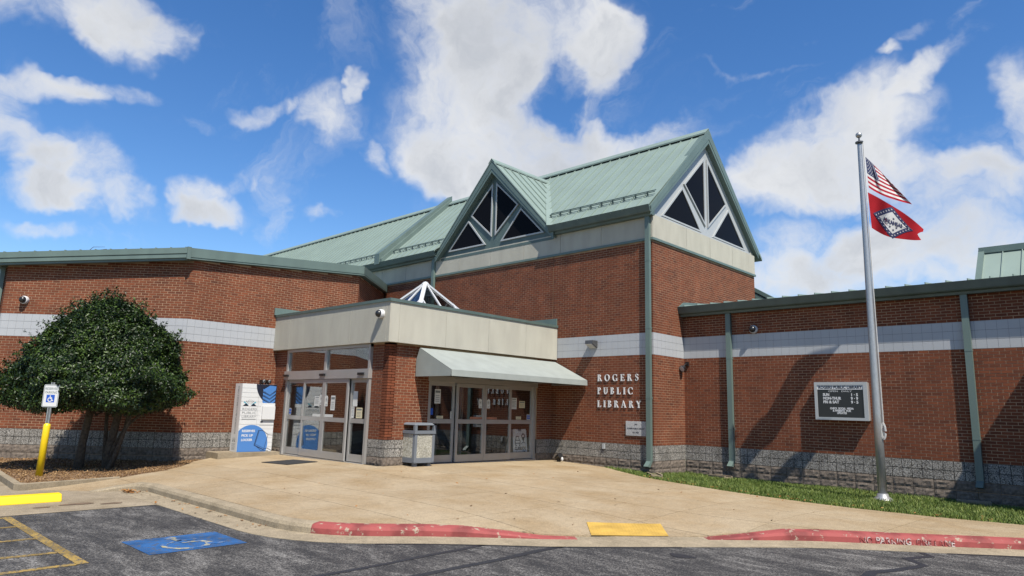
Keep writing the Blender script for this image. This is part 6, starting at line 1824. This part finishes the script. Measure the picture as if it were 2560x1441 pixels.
# fallen twig on the left wing roof
tb = thing('fallen_branch', (-11.0, -10.2, 4.9), 'thin bare twig lying on the left wing roof edge', 'branch')
p0 = Vector((*C0, 0)) + Vector((-S2, -S2, 0)) * 3.6 + Vector((-S2, S2, 0)) * .3; zt0 = LW_TOP(p0.x, p0.y)
tw = lambda l, z: p0 + LATR * l + Vector((0, 0, zt0 + z))
mb = MB(); mb.tube([tw(-.2, 0.0), tw(.15, .10), tw(.5, .14), tw(.62, .26), tw(.95, .27)], [.012, .011, .009, .007, .004], 5); mb.tube([tw(.5, .14), tw(.8, .18), tw(1.0, .21), tw(1.08, .12), tw(1.05, .06)], [.008, .007, .007, .006, .004], 5); mb.build('twig', M['bark'], tb)

# ------------------------------------------------------------------ notices on the door glass and the curbside board
def notice(P, s, z, w, h, d, m_, lab, ink=None, name='notice', arch=False):
    a = P(s, z, d); al = (P(s + 1, z, d) - a); ou = (P(s, z, d + 1) - a)
    t = thing(name, tuple(a), lab, 'notice')
    mb = MB(); pts = [(-w / 2, 0), (w / 2, 0), (w / 2, h), (-w / 2, h)]
    if arch: pts = [(-w / 2, 0), (w / 2, 0)] + [(w / 2 * math.cos(q), h - w / 2 + w / 2 * math.sin(q)) for q in np.linspace(0, math.pi, 9)]
    q_ = [a + al * x + Vector((0, 0, y)) for x, y in pts]
    mb.prism(q_, ou * .002); mb.build('sheet', m_, t)
    mb = MB(); pl = Plane2(mb, a + ou * .002, al, (0, 0, 1), ou, .001)
    if ink == 'lines':
        for i in range(5): pl.rect(-w * .36, h * (.2 + .12 * i), w * (.36 - .12 * (i % 2)), h * (.2 + .12 * i) + h * .035)
        pl.rect(-w * .36, h * .84, w * .36, h * .92)
    elif ink == 'arrow':
        pl.line([(.36 * w * math.cos(q), h * .62 + .36 * w * math.sin(q)) for q in np.linspace(0, 6.283, 19)], w * .05)
        pl.poly([(-w * .22, h * .60), (w * .22, h * .60), (0, h * .60 + w * .30)]); pl.rect(-w * .08, h * .62 - w * .24, w * .08, h * .60, 0, .0014)
        pl.rect(-w * .3, h * .10, w * .3, h * .14); pl.rect(-w * .25, h * .18, w * .25, h * .21)
    elif ink == 'head':
        pl.rect(-w * .42, h * .74, w * .42, h * .9)
        for i in range(4): pl.rect(-w * .36, h * (.14 + .13 * i), w * .3, h * (.14 + .13 * i) + h * .04)
    elif ink == 'blue':
        pl.rect(-w * .45, h * .15, w * .45, h * .45); pl.rect(-w * .45, h * .55, w * .45, h * .85)
    if mb.f: mb.build('print', M['signblue'] if ink == 'blue' else M['greyink'], t)
    return t
GD, GS = -.05, .027                                    # just in front of fixed and of sliding glass
notice(PL, -8.17, .53, .12, .19, GD, M['alu_light'], 'blue and pale sticker at the left edge of the left doors', 'blue')
notice(PL, -6.63, .80, .26, .26, GS, M['paper'], 'white paper beside the arrow sticker on the left doors', 'lines')
notice(PL, -6.42, .83, .12, .27, GS + .004, M['paper'], 'arched arrow sticker left of the middle on the left doors', 'arrow', arch=True)
notice(PL, -6.16, .80, .13, .28, GS, M['paper'], 'arched arrow sticker right of the middle on the left doors', 'arrow', arch=True)
notice(PL, -5.84, .70, .20, .38, GS, M['paper'], 'tall printed flyer on the right sliding leaf of the left doors', 'head')
notice(PL, -4.93, .82, .20, .38, GD, M['paper'], 'blank white sheet high on the rightmost left door panel')
notice(PL, -5.0, .53, .11, .28, GD, M['paper'], 'narrow white strip notice low on the rightmost left door panel', 'lines')
notice(PL, -4.72, .53, .26, .26, GD, M['cream'], 'pale green notice low on the rightmost left door panel', 'head')
notice(PR, -4.46, .95, .20, .37, GD, M['paper'], 'printed flyer on the leftmost panel of the right doors', 'head')
notice(PR, -4.68, .66, .17, .17, GD, M['signblue'], 'navy square sticker on the leftmost panel of the right doors')
notice(PR, -4.36, .565, .22, .075, GD, M['cream'], 'cream strip notice above the rail left of the right doors', 'lines')
notice(PR, -3.965, .565, .07, .19, GD, M['paper'], 'narrow no smoking sticker beside the sliding leaf of the right doors', 'lines')
notice(PR, -2.985, .86, .12, .25, GS, M['paper'], 'arched arrow sticker left of the middle on the right doors', 'arrow', arch=True)
notice(PR, -2.675, .86, .12, .25, GS, M['paper'], 'arched arrow sticker right of the middle on the right doors', 'arrow', arch=True)
notice(PR, -1.56, .86, .22, .32, GD, M['paper'], 'grey printed sheet on the rightmost panel of the right doors', 'lines')
notice(PR, -1.22, .90, .25, .20, GD, M['cream'], 'cream notice on the rightmost panel of the right doors', 'head')
notice(PR, -1.36, .565, .22, .09, GD, M['cream'], 'cream strip notice above the rail right of the right doors', 'lines')
notice(PR, -.93, .565, .15, .15, GD, M['paper'], 'small pink and blue sticker at the right edge of the right doors', 'blue')
# push labels on the sliding leaves
for s, w, lab in ((-3.13, .46, 'left brick red push label on the right doors'), (-2.53, .40, 'right brick red push label on the right doors')):
    t = notice(PR, s, .562, w, .06, GS, mat('push_label', (.36, .15, .09), .6), lab)
for s, w, lab in ((-6.60, .42, 'left white push label on the left doors'), (-6.0, .40, 'right white push label on the left doors')):
    notice(PL, s, .522, w, .07, GS, M['paper'], lab)
# curbside pick up board leaning behind the rightmost glass
cb = thing('sandwich_board', (-3.95, -1.15, FL), 'white folding curbside pick up board behind the right door glass', 'sign')
w2, h2 = .31, .84; o_c = Vector((-3.76, -1.16, FL + .02)); al = Vector((-.02, 1, 0)).normalized(); ou = Vector((1, .02, 0)).normalized(); upv = (Vector((0, 0, 1)) - ou * .09).normalized(); on = al.cross(upv)
if on.x < 0: on = -on
mb = MB(); body = [(-w2, 0), (w2, 0), (w2 - .02, h2 - .05), (w2 - .05, h2), (.09, h2), (.07, h2 - .06), (-.07, h2 - .06), (-.09, h2), (-w2 + .05, h2), (-w2 + .02, h2 - .05)]
mb.prism([o_c + al * x + upv * y for x, y in body], -on * .02); mb.build('board', M['board'], cb)
o_b = o_c - Vector((.36, 0, 0)); up2 = (Vector((0, 0, 1)) + ou * .20).normalized()
mb = MB(); mb.prism([o_b + al * x + up2 * y for x, y in body], -on * .02); mb.build('rear_board', M['white'], cb)
mb = MB(); pl = Plane2(mb, o_c, al, upv, on, .003)
pl.text('CURBSIDE', .088, 0, .25, 'CENTER', 0, bold=.004, fit=.48); pl.text('PICK UP', .088, 0, .12, 'CENTER', 0, bold=.004, fit=.42)
pl.line([(-.215, .40), (-.215, .50), (-.19, .53), (-.16, .63), (-.06, .63), (-.03, .53), (-.005, .50), (-.005, .40)], .022, 0); pl.line([(-.2, .52), (-.02, .52)], .02, 0, .0036); pl.line([(-.215, .44), (-.005, .44)], .02, 0, .0036); pl.rect(-.20, .36, -.16, .40); pl.rect(-.06, .36, -.02, .40)
pl.line([(.14 + .062 * math.cos(q), .64 + .062 * math.sin(q)) for q in np.linspace(0, 6.283, 15)], .03, 0); pl.poly([(.075, .61), (.205, .61), (.14, .46)], 0, .0036); pl.line([(.05, .41), (.08, .45), (.22, .45)], .014, 0, .004)
mb.build('print', M['navy'], cb)
